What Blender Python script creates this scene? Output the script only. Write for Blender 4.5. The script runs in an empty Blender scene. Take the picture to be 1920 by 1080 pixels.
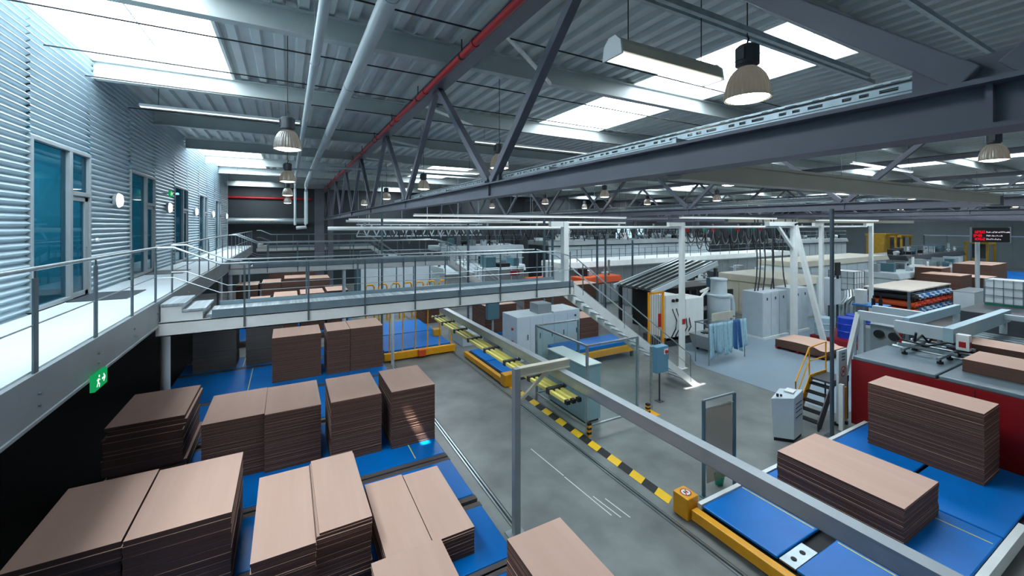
import bpy, bmesh, math, random
from mathutils import Vector, Matrix
random.seed(7)
SC = bpy.context.scene
COL = SC.collection
PI = math.pi

# ------------------------------------------------------------------ camera, world, exposure
cam_data = bpy.data.cameras.new('camera')
cam_data.sensor_width = 36.0
cam_data.lens = 770.0 / 1920.0 * 36.0
cam_data.shift_y = (422.0 - 540.0) / 1920.0
cam_data.clip_start = 0.05
cam_data.clip_end = 400
cam = bpy.data.objects.new('camera', cam_data)
COL.objects.link(cam)
cam.location = (0, 0, 6.5)
cam.rotation_euler = (PI / 2, 0, -0.5)
SC.camera = cam
SC.view_settings.view_transform = 'Standard'
SC.view_settings.look = 'None'
SC.view_settings.gamma = 1.0
SC.view_settings.use_curve_mapping = False
SC.view_settings.exposure = 0.15
SC.cycles.max_bounces = 8
SC.cycles.diffuse_bounces = 5
SC.cycles.glossy_bounces = 4
SC.cycles.transparent_max_bounces = 16
world = bpy.data.worlds.new('world')
SC.world = world
world.use_nodes = True
world.node_tree.nodes['Background'].inputs[0].default_value = (0.55, 0.75, 0.9, 1)
world.node_tree.nodes['Background'].inputs[1].default_value = 0.3
SKY = 11.0           # radiance of the daylight roof panels

# low sun that only enters through the narrow slits added to two roof panels for its light patches
sun = bpy.data.lights.new('sun', 'SUN')
sun.energy = 22.0
sun.angle = 0.009
sun.color = (1.0, 0.97, 0.9)
sun_ob = bpy.data.objects.new('sun', sun)
COL.objects.link(sun_ob)
sun_ob.location = (-60, -15, 110)
sun_ob.rotation_euler = Vector((-5.0, -1.8, 10.4)).to_track_quat('Z', 'Y').to_euler()


# ------------------------------------------------------------------ materials
def lin(h):
    out = []
    for i in (0, 2, 4):
        c = int(h[i:i + 2], 16) / 255.0
        out.append(c / 12.92 if c <= 0.04045 else ((c + 0.055) / 1.055) ** 2.4)
    return out


def mat(name, hexc, rough=0.5, metal=0.0, noise=None, bump=None, spec=0.5):
    m = bpy.data.materials.new(name)
    m.use_nodes = True
    nt = m.node_tree
    b = nt.nodes['Principled BSDF']
    c = lin(hexc)
    b.inputs['Base Color'].default_value = (*c, 1)
    b.inputs['Roughness'].default_value = rough
    b.inputs['Metallic'].default_value = metal
    b.inputs['Specular IOR Level'].default_value = spec
    if noise:
        tc = nt.nodes.new('ShaderNodeTexCoord')
        n = nt.nodes.new('ShaderNodeTexNoise')
        n.inputs['Scale'].default_value = noise[0]
        n.inputs['Detail'].default_value = 6
        nt.links.new(tc.outputs['Object'], n.inputs['Vector'])
        r = nt.nodes.new('ShaderNodeValToRGB')
        a = noise[1]
        r.color_ramp.elements[0].position = 0.3
        r.color_ramp.elements[1].position = 0.7
        r.color_ramp.elements[0].color = (*[x * (1 - a) for x in c], 1)
        r.color_ramp.elements[1].color = (*[min(1, x * (1 + a)) for x in c], 1)
        nt.links.new(n.outputs['Fac'], r.inputs['Fac'])
        nt.links.new(r.outputs['Color'], b.inputs['Base Color'])
        if bump:
            bn = nt.nodes.new('ShaderNodeBump')
            bn.inputs['Strength'].default_value = bump
            bn.inputs['Distance'].default_value = 0.01
            nt.links.new(n.outputs['Fac'], bn.inputs['Height'])
            nt.links.new(bn.outputs['Normal'], b.inputs['Normal'])
    return m


def bands(name, hexa, hexb, axis, freq, rough=0.7, noise=0.5, lo=0.35, hi=0.65, diag=0.0):
    """two colours in irregular bands along one axis of the object"""
    m = bpy.data.materials.new(name)
    m.use_nodes = True
    nt = m.node_tree
    b = nt.nodes['Principled BSDF']
    b.inputs['Roughness'].default_value = rough
    tc = nt.nodes.new('ShaderNodeTexCoord')
    mp = nt.nodes.new('ShaderNodeMapping')
    sc = [0.35, 0.35, 0.35]
    sc[axis] = freq
    mp.inputs['Scale'].default_value = sc
    n = nt.nodes.new('ShaderNodeTexNoise')
    n.inputs['Scale'].default_value = 1.0
    n.inputs['Detail'].default_value = 3
    n.inputs['Roughness'].default_value = noise
    r = nt.nodes.new('ShaderNodeValToRGB')
    r.color_ramp.elements[0].position = lo
    r.color_ramp.elements[1].position = hi
    r.color_ramp.elements[0].color = (*lin(hexa), 1)
    r.color_ramp.elements[1].color = (*lin(hexb), 1)
    nt.links.new(tc.outputs['Object'], mp.inputs['Vector'])
    nt.links.new(mp.outputs['Vector'], n.inputs['Vector'])
    nt.links.new(n.outputs['Fac'], r.inputs['Fac'])
    nt.links.new(r.outputs['Color'], b.inputs['Base Color'])
    return m


def emit(name, hexc, strength):
    m = bpy.data.materials.new(name)
    m.use_nodes = True
    nt = m.node_tree
    nt.nodes.clear()
    o = nt.nodes.new('ShaderNodeOutputMaterial')
    e = nt.nodes.new('ShaderNodeEmission')
    e.inputs[0].default_value = (*lin(hexc), 1)
    e.inputs[1].default_value = strength
    nt.links.new(e.outputs[0], o.inputs[0])
    return m


def glass(name, hexc, refl=0.15, rough=0.02, body=0.0, bodyhex='9fb4b4'):
    m = bpy.data.materials.new(name)
    m.use_nodes = True
    nt = m.node_tree
    nt.nodes.clear()
    o = nt.nodes.new('ShaderNodeOutputMaterial')
    t = nt.nodes.new('ShaderNodeBsdfTransparent')
    t.inputs[0].default_value = (*lin(hexc), 1)
    g = nt.nodes.new('ShaderNodeBsdfGlossy')
    g.inputs['Roughness'].default_value = rough
    fr = nt.nodes.new('ShaderNodeLayerWeight')
    fr.inputs['Blend'].default_value = 0.5
    pw = nt.nodes.new('ShaderNodeMath')
    pw.operation = 'POWER'
    pw.inputs[1].default_value = 4.0
    ml = nt.nodes.new('ShaderNodeMath')
    ml.operation = 'MULTIPLY_ADD'
    ml.inputs[1].default_value = refl * 4
    ml.inputs[2].default_value = 0.03
    nt.links.new(fr.outputs['Facing'], pw.inputs[0])
    nt.links.new(pw.outputs[0], ml.inputs[0])
    mx = nt.nodes.new('ShaderNodeMixShader')
    nt.links.new(ml.outputs[0], mx.inputs[0])
    if body > 0:
        d = nt.nodes.new('ShaderNodeBsdfDiffuse')
        d.inputs[0].default_value = (*lin(bodyhex), 1)
        m2 = nt.nodes.new('ShaderNodeMixShader')
        m2.inputs[0].default_value = body
        nt.links.new(t.outputs[0], m2.inputs[1])
        nt.links.new(d.outputs[0], m2.inputs[2])
        nt.links.new(m2.outputs[0], mx.inputs[1])
    else:
        nt.links.new(t.outputs[0], mx.inputs[1])
    nt.links.new(g.outputs[0], mx.inputs[2])
    nt.links.new(mx.outputs[0], o.inputs[0])
    return m


CONC = mat('concrete', '737877', 0.36, 0, (0.9, 0.3), 0.12)
COAT = mat('floor_coating', '8699a6', 0.36, 0, (0.5, 0.06))
CARD = bands('board_face', 'cda896', 'd6b3a1', 0, 5.0, 0.8, 0.5, 0.2, 0.8)
CEDGE = bands('board_edges', '523930', '6c4e42', 2, 130.0, 0.85, 0.7)
CARDD = CARD
BLUE = mat('blue_belt', '0072c6', 0.33, 0, (1.2, 0.1), None, 0.25)
YEL = mat('yellow_paint', 'e8a312', 0.4, 0, (3, 0.08))
LEMON = mat('lemon_plastic', 'e6da74', 0.4)
YELD = mat('ochre_paint', 'b08a24', 0.5, 0, (3, 0.15))
HYEL = mat('hazard_yellow', 'f0c21c', 0.4, 0, (3, 0.06))
BLACK = mat('black_rubber', '15171a', 0.6)
WHITE = mat('white_paint', 'e6ecea', 0.4, 0, (2, 0.05))
CREAM = mat('cream_paint', 'c9c6b4', 0.45, 0, (2, 0.06))
GREY = mat('grey_paint', '8d979b', 0.4, 0, (2, 0.07))
LGREY = mat('light_grey_paint', 'c2d0d6', 0.4, 0, (2, 0.05))
BGREY = mat('blue_grey_paint', 'a6c4d0', 0.4, 0, (2, 0.05))
ORANGEY = mat('orange_yellow_paint', 'f0a010', 0.4)
BGREY2 = mat('box_blue_paint', '5f93ad', 0.4, 0, (2, 0.05))
PBLUE2 = mat('blue_roll', '1f6fb4', 0.35, 0, (3, 0.1))
PAPERB = mat('pale_board', 'd8ccc0', 0.7, 0, (2, 0.05))
TEAL = mat('teal_paint', '4d7480', 0.4, 0, (2, 0.05))
DGREY = mat('dark_grey_paint', '3b4046', 0.45, 0, (2, 0.1))
CHORD = mat('truss_paint', '6a6d78', 0.45, 0, (2, 0.1))
GALV = mat('galvanised_steel', 'a9b6ba', 0.35, 0.7, (8, 0.15))
STEEL = mat('brushed_steel', '98a4a8', 0.3, 0.85, (5, 0.1))
ALU = mat('aluminium', 'aab4b8', 0.38, 0.6, (3, 0.06))
RED = mat('red_paint', 'b01c22', 0.4, 0, (2, 0.08))
DRED = mat('dark_red_panel', '8f1218', 0.45, 0, (0.8, 0.15))
ORANGE = mat('orange_paint', 'd2521e', 0.45)
BROWN = mat('brown_wood', '7a5236', 0.7, 0, (4, 0.2))
WALLM = mat('corrugated_metal', 'adc2cc', 0.4, 0.3, (1.5, 0.05))
ROOFM = mat('roof_sheet', 'c6cece', 0.5, 0.1, (1.2, 0.08))
BEAMM = mat('beam_paint', 'b4bdbc', 0.5, 0, (1.5, 0.06))
PIPEM = mat('pipe_paint', 'b3bfc2', 0.4, 0, (1.5, 0.06))
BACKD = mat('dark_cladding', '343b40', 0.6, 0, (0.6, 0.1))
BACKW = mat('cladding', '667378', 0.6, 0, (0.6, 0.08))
SHADEW = mat('recess_shade', '121416', 0.8)  # near-black, paints in the shade under the walkway
DECKM = mat('deck_coating', 'c9d4d8', 0.45, 0, (1.0, 0.05))
GRATE = bands('grating', '87949a', 'b8c4c9', 0, 14.0, 0.45)
OFFW = mat('office_wall', '9ccfd8', 0.7)
PBLUE = mat('blue_plastic', '0d3fc0', 0.35)
CYAN = mat('pale_blue_cloth', '9cc4d4', 0.85, 0, (6, 0.12))
NAVY = mat('blue_cloth', '2a5f96', 0.85, 0, (6, 0.12))
PAPER = mat('white_paper', 'e6e8e6', 0.7)
GREENP = mat('green_plastic', '1f8f78', 0.45)
SKYM = emit('daylight_panel', 'e9f6ff', SKY)
LAMPM = emit('lamp_glow', 'fff1d8', 9.0)
TUBEM = emit('tube_glow', 'f6f8ea', 2.2)
TUBEF = emit('lamp_glow_far', 'eef6f6', 1.6)
WLAMP = emit('wall_lamp_glow', 'ffffff', 3.0)
EXITM = emit('exit_sign_glow', '18a860', 0.7)
EXITW = emit('exit_sign_white', 'e8fff0', 1.1)
LEDR = emit('red_led', 'ff1030', 1.3)
LEDW = emit('white_led', 'e8dcf0', 0.8)
OFFL = emit('office_fill_light', 'c8ecff', 30.0)
POSTM = mat('dark_post_paint', '46545e', 0.4, 0.2)
BULB = emit('lamp_bulb', 'fffaf0', 30.0)
WGLASS = glass('window_glass', '86ccd8', 0.1)
PGLASS = glass('clear_panel', 'f2f8f7', 0.05, 0.1, 0.025)
FROST = glass('frosted_panel', 'dcd8d0', 0.04, 0.25, 0.3, 'b4aea2')
LENS = mat('lamp_reflector', '54595a', 0.3, 0.6, (4, 0.1))
_n = LENS.node_tree
_t = _n.nodes.new('ShaderNodeBsdfTranslucent')
_t.inputs[0].default_value = (0.8, 0.8, 0.76, 1)
_m = _n.nodes.new('ShaderNodeMixShader')
_m.inputs[0].default_value = 0.025
_n.links.new(_n.nodes['Principled BSDF'].outputs[0], _m.inputs[1])
_n.links.new(_t.outputs[0], _m.inputs[2])
_n.links.new(_m.outputs[0], _n.nodes['Material Output'].inputs[0])
TANK = mat('tank_plastic', 'd5dee2', 0.35)


# ------------------------------------------------------------------ mesh collector
class G:
    def __init__(s):
        s.v, s.f, s.m = [], [], []

    def face(s, pts, m=0):
        i = len(s.v)
        s.v += [tuple(p) for p in pts]
        s.f.append(tuple(range(i, i + len(pts))))
        s.m.append(m)
        return s

    def hexa(s, p, m=0, mt=None):
        """p: four bottom points (ccw) then four top points"""
        i = len(s.v)
        s.v += [tuple(q) for q in p]
        s.f += [(i + 3, i + 2, i + 1, i), (i + 4, i + 5, i + 6, i + 7), (i, i + 1, i + 5, i + 4), (i + 1, i + 2, i + 6, i + 5),
                (i + 2, i + 3, i + 7, i + 6), (i + 3, i, i + 4, i + 7)]
        s.m += [m, m if mt is None else mt, m, m, m, m]
        return s

    def box(s, x0, x1, y0, y1, z0, z1, m=0, mt=None):
        return s.hexa([(x0, y0, z0), (x1, y0, z0), (x1, y1, z0), (x0, y1, z0), (x0, y0, z1), (x1, y0, z1), (x1, y1, z1), (x0, y1, z1)], m, mt)

    def rbox(s, cx, cy, w, d, z0, z1, a, m=0, mt=None):
        c, n = math.cos(a), math.sin(a)
        q = [(cx + x * c - y * n, cy + x * n + y * c) for x, y in ((-w / 2, -d / 2), (w / 2, -d / 2), (w / 2, d / 2), (-w / 2, d / 2))]
        return s.hexa([(x, y, z0) for x, y in q] + [(x, y, z1) for x, y in q], m, mt)

    def bar(s, p, q, w, h, m=0):
        p, q = Vector(p), Vector(q)
        d = (q - p).normalized()
        up = Vector((0, 0, 1)) if abs(d.z) < 0.95 else Vector((0, 1, 0))
        r = d.cross(up).normalized()
        u = r.cross(d).normalized()
        a, b = r * w / 2, u * h / 2
        return s.hexa([p - a - b, p + a - b, q + a - b, q - a - b, p - a + b, p + a + b, q + a + b, q - a + b], m)

    def cyl(s, p, q, r, n=12, r2=None, m=0, caps=True):
        p, q = Vector(p), Vector(q)
        r2 = r if r2 is None else r2
        d = (q - p).normalized()
        up = Vector((0, 0, 1)) if abs(d.z) < 0.95 else Vector((1, 0, 0))
        a = d.cross(up).normalized()
        b = d.cross(a)
        i = len(s.v)
        for c, rr in ((p, r), (q, r2)):
            for k in range(n):
                t = 2 * PI * k / n
                s.v.append(tuple(c + (a * math.cos(t) + b * math.sin(t)) * rr))
        for k in range(n):
            k2 = (k + 1) % n
            s.f.append((i + k2, i + k, i + n + k, i + n + k2))
            s.m.append(m)
        if caps:
            s.f.append(tuple(i + k for k in range(n)))
            s.f.append(tuple(i + n + k for k in reversed(range(n))))
            s.m += [m, m]
        return s

    def tube(s, pts, r, n=8, m=0):
        pts = [Vector(p) for p in pts]
        i0 = len(s.v)
        for j, c in enumerate(pts):
            d = (pts[min(j + 1, len(pts) - 1)] - pts[max(j - 1, 0)]).normalized()
            up = Vector((0, 0, 1)) if abs(d.z) < 0.95 else Vector((1, 0, 0))
            a = d.cross(up).normalized()
            b = d.cross(a)
            for k in range(n):
                t = 2 * PI * k / n
                s.v.append(tuple(c + (a * math.cos(t) + b * math.sin(t)) * r))
        for j in range(len(pts) - 1):
            for k in range(n):
                k2 = (k + 1) % n
                i = i0 + j * n
                s.f.append((i + k2, i + k, i + n + k, i + n + k2))
                s.m.append(m)
        s.f.append(tuple(i0 + k for k in range(n)))
        s.f.append(tuple(i0 + (len(pts) - 1) * n + k for k in reversed(range(n))))
        s.m += [m, m]
        return s

    def lathe(s, c, prof, n=24, m=0, rib=0.0):
        i0 = len(s.v)
        for r, z in prof:
            for k in range(n):
                t = 2 * PI * k / n
                rr = r * (1 + (rib if k % 2 else 0))
                s.v.append((c[0] + rr * math.cos(t), c[1] + rr * math.sin(t), c[2] + z))
        for j in range(len(prof) - 1):
            for k in range(n):
                k2 = (k + 1) % n
                i = i0 + j * n
                s.f.append((i + k, i + k2, i + n + k2, i + n + k))
                s.m.append(m)
        return s

    def prism(s, poly, axis, a0, a1, m=0):
        """poly: (u, w) points in the plane across the axis ('x': y,z  'y': x,z  'z': x,y)"""
        def P(u, w, a):
            return {'x': (a, u, w), 'y': (u, a, w), 'z': (u, w, a)}[axis]
        n = len(poly)
        i = len(s.v)
        s.v += [P(u, w, a0) for u, w in poly] + [P(u, w, a1) for u, w in poly]
        s.f.append(tuple(range(i, i + n)))
        s.f.append(tuple(reversed(range(i + n, i + 2 * n))))
        for k in range(n):
            k2 = (k + 1) % n
            s.f.append((i + k, i + k2, i + n + k2, i + n + k))
        s.m += [m] * (n + 2)
        return s

    def ibeam(s, axis, a0, a1, c, z0, z1, w, tf=0.02, tw=0.015, m=0):
        if axis == 'x':
            s.box(a0, a1, c - w / 2, c + w / 2, z0, z0 + tf, m)
            s.box(a0, a1, c - w / 2, c + w / 2, z1 - tf, z1, m)
            s.box(a0, a1, c - tw / 2, c + tw / 2, z0 + tf, z1 - tf, m)
        else:
            s.box(c - w / 2, c + w / 2, a0, a1, z0, z0 + tf, m)
            s.box(c - w / 2, c + w / 2, a0, a1, z1 - tf, z1, m)
            s.box(c - tw / 2, c + tw / 2, a0, a1, z0 + tf, z1 - tf, m)
        return s

    def build(s, name, mats, parent=None, bev=0.0, smooth=False, off=None):
        me = bpy.data.meshes.new(name)
        o = off if off is not None else (ROOT.get(parent.name, (0, 0, 0)) if parent else (0, 0, 0))
        me.from_pydata([(x - o[0], y - o[1], z - o[2]) for x, y, z in s.v], [], s.f)
        if not isinstance(mats, (list, tuple)):
            mats = [mats]
        for mm in mats:
            me.materials.append(mm)
        me.polygons.foreach_set('material_index', s.m)
        bm = bmesh.new()
        bm.from_mesh(me)
        bmesh.ops.recalc_face_normals(bm, faces=bm.faces)
        bm.to_mesh(me)
        bm.free()
        if smooth:
            me.polygons.foreach_set('use_smooth', [True] * len(me.polygons))
            me.set_sharp_from_angle(angle=math.radians(40))
        me.update()
        ob = bpy.data.objects.new(name, me)
        COL.objects.link(ob)
        if parent:
            ob.parent = parent
            ROOT[ob.name] = ROOT.get(parent.name, (0, 0, 0))
        if bev:
            b = ob.modifiers.new('bevel', 'BEVEL')
            b.width = bev
            b.segments = 2
            b.limit_method = 'ANGLE'
        return ob


ROOT = {}


def thing(name, label, cat, loc, group=None):
    o = bpy.data.objects.new(name, None)
    o.empty_display_size = 0.2
    COL.objects.link(o)
    o.location = loc
    o['label'] = label
    o['category'] = cat
    if group:
        o['group'] = group
    ROOT[o.name] = tuple(loc)
    return o


def tag(o, label, cat, group=None, kind=None):
    o['label'] = label
    o['category'] = cat
    if group:
        o['group'] = group
    if kind:
        o['kind'] = kind
    return o


def solo(g, name, m, label, cat, group=None, bev=0.0, smooth=False, loc=None):
    if loc is None:
        xs = [v[0] for v in g.v]; ys = [v[1] for v in g.v]; zs = [v[2] for v in g.v]
        loc = ((min(xs) + max(xs)) / 2, (min(ys) + max(ys)) / 2, min(zs))
    o = g.build(name, m, None, bev, smooth, off=loc)
    o.location = loc
    return tag(o, label, cat, group)


def struct(g, name, m, parent=None, smooth=False, bev=0):
    o = g.build(name, m, parent, bev, smooth)
    if parent is None:
        o['kind'] = 'structure'
    return o


def dup(root, loc, label, group=None):
    r = root.copy()
    COL.objects.link(r)
    r.location = loc
    r['label'] = label
    if group:
        r['group'] = group
    for ch in list(root.children):
        c = ch.copy()
        COL.objects.link(c)
        c.parent = r
        for gc in list(ch.children):
            d = gc.copy()
            COL.objects.link(d)
            d.parent = c
    return r


ORD = ['first', 'second', 'third', 'fourth', 'fifth', 'sixth', 'seventh', 'eighth', 'ninth', 'tenth', 'eleventh', 'twelfth', 'thirteenth', 'fourteenth', 'fifteenth']

# ================================================================== SETTING
XR, YB, YF = 95.0, 48.0, -16.0
g = G(); g.box(-12, XR, YF, YB, -0.2, 0); struct(g, 'floor', CONC)
g = G()
g.prism([(16.6, 12.6), (16.6, 6.9), (19.0, 6.9), (36, 6.9), (36, 15.5), (19, 15.5)], 'z', 0.0, 0.006)
o = struct(g, 'floor_coating', COAT)
# ceiling: trapezoidal sheets running along Y, open where the daylight panels are
SKX = [(-4.0, -1.25), (8.3, 11.2), (20.8, 23.7), (33.3, 36.2), (45.8, 48.7), (58.3, 61.2), (70.8, 73.7), (83.3, 86.2)]
SKYB = [(-12.5, -8.0), (4.25, 13.1), (22.9, 32.6), (41.5, 46.5)]  # first band is unseen, added behind the camera as fill light
ZR = 10.4
g = G()
def sheet(x0, x1, y0, y1):
    def zz(x):
        u = (x + 12) % 0.42
        return 0.0 if u < 0.16 else (u - 0.16) / 0.04 * 0.11 if u < 0.2 else 0.11 if u < 0.38 else (0.42 - u) / 0.04 * 0.11
    pts = [(x0, ZR + zz(x0))]
    k = int((x0 + 12) / 0.42)
    while -12 + k * 0.42 < x1:
        for dx in (0.0, 0.16, 0.2, 0.38):
            x = -12 + k * 0.42 + dx
            if x0 + 1e-4 < x < x1 - 1e-4:
                pts.append((x, ZR + zz(x)))
        k += 1
    pts.append((x1, ZR + zz(x1)))
    for a, b in zip(pts[:-1], pts[1:]):
        g.face([(a[0], y0, a[1]), (a[0], y1, a[1]), (b[0], y1, b[1]), (b[0], y0, b[1])])
ys = [YF]
for a, b in SKYB:
    sheet(-12, XR, ys[-1], a)
    x = -12
    for c, d in SKX:
        sheet(x, c, a, b)
        x = d
    sheet(x, XR, a, b)
    ys.append(b)
sheet(-12, XR, ys[-1], YB)
struct(g, 'ceiling', ROOFM)
n = 0
for a, b in SKYB:
    for c, d in SKX:
        n += 1
        w = thing('window_%d' % n, '', '', ((c + d) / 2, (a + b) / 2, ZR))
        del w['label'], w['category']
        w['kind'] = 'structure'
        q = G()
        sun_slit = {(8.3, 4.25): (8.75, 9.95, 9.12, 9.24), (-4.0, 4.25): (-1.62, -1.3, 9.5, 9.85)}.get((c, a))  # slits added to the panes to throw sun patches on stack and floor
        if sun_slit:
            h0, h1, h2, h3 = sun_slit
            q.box(c, d, a, h2, ZR + 0.16, ZR + 0.18).box(c, d, h3, b, ZR + 0.16, ZR + 0.18).box(c, h0, h2, h3, ZR + 0.16, ZR + 0.18).box(h1, d, h2, h3, ZR + 0.16, ZR + 0.18)
        else:
            q.box(c, d, a, b, ZR + 0.16, ZR + 0.18)
        q.build('pane', SKYM, w)
        q = G()
        for x in (c, d):
            q.box(x - 0.03, x + 0.03, a, b, ZR - 0.05, ZR + 0.2)
        for y in (a, b):
            q.box(c, d, y - 0.03, y + 0.03, ZR - 0.05, ZR + 0.2)
        q.box((c + d) / 2 - 0.012, (c + d) / 2 + 0.012, a, b, ZR + 0.13, ZR + 0.16)
        q.build('frame', WHITE, w)
# roof beams across the hall
BY = [-11, -6, -1.1, 3.75, 8.35, 13.15, 18.1, 23.0, 28, 33, 38, 43]
for y in BY:
    q = G(); q.ibeam('x', -4.0 if y < 37 else -12, XR, y, 9.92, 10.36, 0.2, 0.025, 0.02)
    struct(q, 'roof_beam', BEAMM)
# left wall: horizontally corrugated cladding with openings for the glazed doors
WY = [10.4, 15.65, 20.9, 26.1, 31.4]
WW, WZ0, WZ1 = 2.5, 4.95, 8.1
g = G()
def corr(y0, y1, z0, z1, pitch=0.125, amp=0.034):
    nseg = 6
    k = int(round((z1 - z0) / pitch)) * nseg
    pts = []
    for i in range(k + 1):
        z = z0 + (z1 - z0) * i / k
        pts.append((-4.0 + amp * math.cos(2 * PI * i / nseg), z))
    for a, b in zip(pts[:-1], pts[1:]):
        g.face([(a[0], y0, a[1]), (a[0], y1, a[1]), (b[0], y1, b[1]), (b[0], y0, b[1])])
y = YF
for w in WY:
    corr(y, w, 4.9, 10.4)
    corr(w, w + WW, WZ1, 10.4)
    y = w + WW
corr(y, 37.2, 4.9, 10.4)
o = struct(g, 'wall_left', WALLM, smooth=True)
q = G(); q.box(-4.04, -3.94, 37.2, 37.3, 4.6, 10.4); struct(q, 'trim_1', LGREY)
# glazed door units
for i, w in enumerate(WY):
    r = thing('window_%d' % (n + 1 + i), '', '', (-4.0, w + WW / 2, WZ0))
    del r['label'], r['category']
    r['kind'] = 'structure'
    q = G()
    f = 0.07
    q.box(-4.1, -3.95, w, w + f, WZ0, WZ1).box(-4.1, -3.95, w + WW - f, w + WW, WZ0, WZ1)
    q.box(-4.1, -3.95, w + f, w + WW - f, WZ1 - f, WZ1).box(-4.1, -3.95, w + f, w + 1.45, WZ0, WZ0 + f)
    q.box(-4.1, -3.95, w + 1.45, w + 1.58, WZ0, WZ1 - f)
    q.box(-4.1, -3.95, w + 1.58, w + WW - f, 7.13, 7.22)
    q.build('frame', GREY, r, bev=0.006)
    q = G(); q.box(-4.04, -4.02, w + f, w + 1.45, WZ0 + f, WZ1 - f).box(-4.04, -4.02, w + 1.58, w + WW - f, 7.22, WZ1 - f)
    q.build('pane', WGLASS, r)
    q = G()
    a, b = w + 1.6, w + WW - f - 0.02
    q.box(-4.06, -3.98, a, a + 0.07, WZ0, 7.11).box(-4.06, -3.98, b - 0.16, b, WZ0, 7.11)
    q.box(-4.06, -3.98, a, b, 7.02, 7.11).box(-4.06, -3.98, a, b, WZ0, WZ0 + 0.1)
    d = q.build('door', GREY, r, bev=0.005)
    q = G(); q.box(-4.03, -4.01, a + 0.07, b - 0.16, WZ0 + 0.1, 7.02); q.build('door_pane', WGLASS, d)
    q = G(); q.tube([(-3.98, b - 0.1, 6.0), (-3.93, b - 0.1, 6.0), (-3.93, b - 0.24, 6.0)], 0.012); q.build('handle', STEEL, d, smooth=True)
# offices behind the glass
q = G(); q.box(-9.2, -9.0, 6, 37.2, 4.7, 8.6); struct(q, 'wall_office_back', OFFW)
for yy in (6.0, 14.2, 19.6, 37.1):
    q = G(); q.box(-9.0, -4.12, yy, yy + 0.1, 4.93, 8.5); struct(q, 'wall_office_partition', OFFW)
q = G(); q.box(-9.0, -4.1, 6, 37.2, 8.5, 8.6); struct(q, 'ceiling_office', OFFW)
q = G(); q.box(-9.0, -4.0, YF, 37.2, 4.6, 4.925); struct(q, 'floor_office', DGREY)
for yy in (-6.0, 4.0, 15.2, 26.0, 36.0):
    q = G(); q.cyl((-3.1, yy, 0.0), (-3.1, yy, 4.4), 0.12, 16); struct(q, 'walkway_column', LGREY, smooth=True)
# below the walkway: recess wall, coloured near-black to deepen the shade; hall walls
q = G(); q.box(-9.3, -9.0, YF, 37.2, 0, 4.6); struct(q, 'wall_recess', SHADEW)
q = G(); q.box(-9.0, -3.95, YF, 37.2, 0, 0.004); struct(q, 'floor_recess_shade', SHADEW)  # thin black slab added over the floor as painted shade
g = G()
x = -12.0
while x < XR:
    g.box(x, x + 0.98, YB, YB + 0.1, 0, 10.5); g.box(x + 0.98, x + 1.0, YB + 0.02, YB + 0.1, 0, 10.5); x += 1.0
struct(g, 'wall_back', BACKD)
g = G()
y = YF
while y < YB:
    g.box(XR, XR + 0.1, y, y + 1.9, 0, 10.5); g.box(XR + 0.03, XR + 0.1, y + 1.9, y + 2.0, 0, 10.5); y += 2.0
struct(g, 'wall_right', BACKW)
q = G(); q.box(-12, XR, YF - 0.2, YF, 0, 10.5); struct(q, 'wall_front', BACKW)
q = G(); q.box(-12.1, -12, 37.2, YB, 0, 10.5); struct(q, 'wall_recess_end', BACKW)
# windows high in the far wall, seen between the machines
for k, (x, w_) in enumerate(((44.5, 1.2), (46.2, 1.6), (49.0, 1.4))):
    q = G(); q.box(x, x + w_, YB - 0.04, YB - 0.01, 4.0, 6.0)
    struct(q, 'window_%d' % (n + 10 + k), emit('far_window', 'bfe2f2', 1.2))

# ================================================================== WALKWAY ALONG THE WALL
t = thing('walkway', 'raised white walkway in front of the corrugated wall and glass doors', 'walkway', (-3.2, 10, 4.4))
q = G(); q.box(-3.96, -2.42, YF + 0.5, 37.2, 4.72, 4.93); q.build('deck', DECKM, t)
q = G()
q.box(-2.42, -2.36, YF + 0.5, 37.2, 4.42, 4.91); q.box(-2.5, -2.34, YF + 0.5, 37.2, 4.38, 4.42)
q.build('edge_channel', GREY, t, bev=0.004)
for y in [-10 + 4 * k for k in range(12)]:
    q = G(); q.ibeam('x', -8.95, -2.5, y, 4.38, 4.59, 0.14); q.build('support_beam', DGREY, t)
def rail_run(name, label, ya, yb, posts, zb=4.93, x=-2.385):
    t = thing(name, label, 'railing', (x, (ya + yb) / 2, 4.5), 'railings along the raised walkway')
    for y in posts:
        p = G(); p.box(x - 0.012, x + 0.012, y - 0.045, y + 0.045, 4.42, 5.93)
        p.cyl((x, y, 5.93), (x, y, 6.02), 0.012, 8)
        po = p.build('post', TEALG, t, bev=0.004)
        b = G()
        for z in (4.55, 4.68):
            b.cyl((x + 0.01, y, z), (x + 0.05, y, z), 0.016, 8)
        b.build('bolts', STEEL, po)
    p = G(); p.tube([(x, ya, 6.03), (x, yb, 6.03)], 0.024, 10); p.build('handrail', GALV, t, smooth=True)
    p = G(); p.tube([(x, ya, 5.43), (x, yb, 5.43)], 0.009, 6); p.build('middle_rail', GALV, t, smooth=True)
    return t
TEALG = mat('railing_steel', '6f8088', 0.35, 0.6, (5, 0.1))
rail_run('walkway_railing', 'grey steel railing along the near walkway edge, ending at the bridge steps', 1.6, 10.95, [1.6, 3.2, 4.8, 6.34, 7.93, 9.48, 10.93])
rail_run('walkway_railing', 'grey steel railing of the walkway between the first and second bridge', 12.3, 22.6, [12.3, 14, 15.7, 17.4, 19.1, 20.8, 22.55])
rail_run('walkway_railing', 'grey steel railing of the walkway beyond the second bridge', 24.0, 37, [24, 25.7, 27.4, 29.1, 30.8, 32.5, 34.2, 35.9, 36.95])
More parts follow.
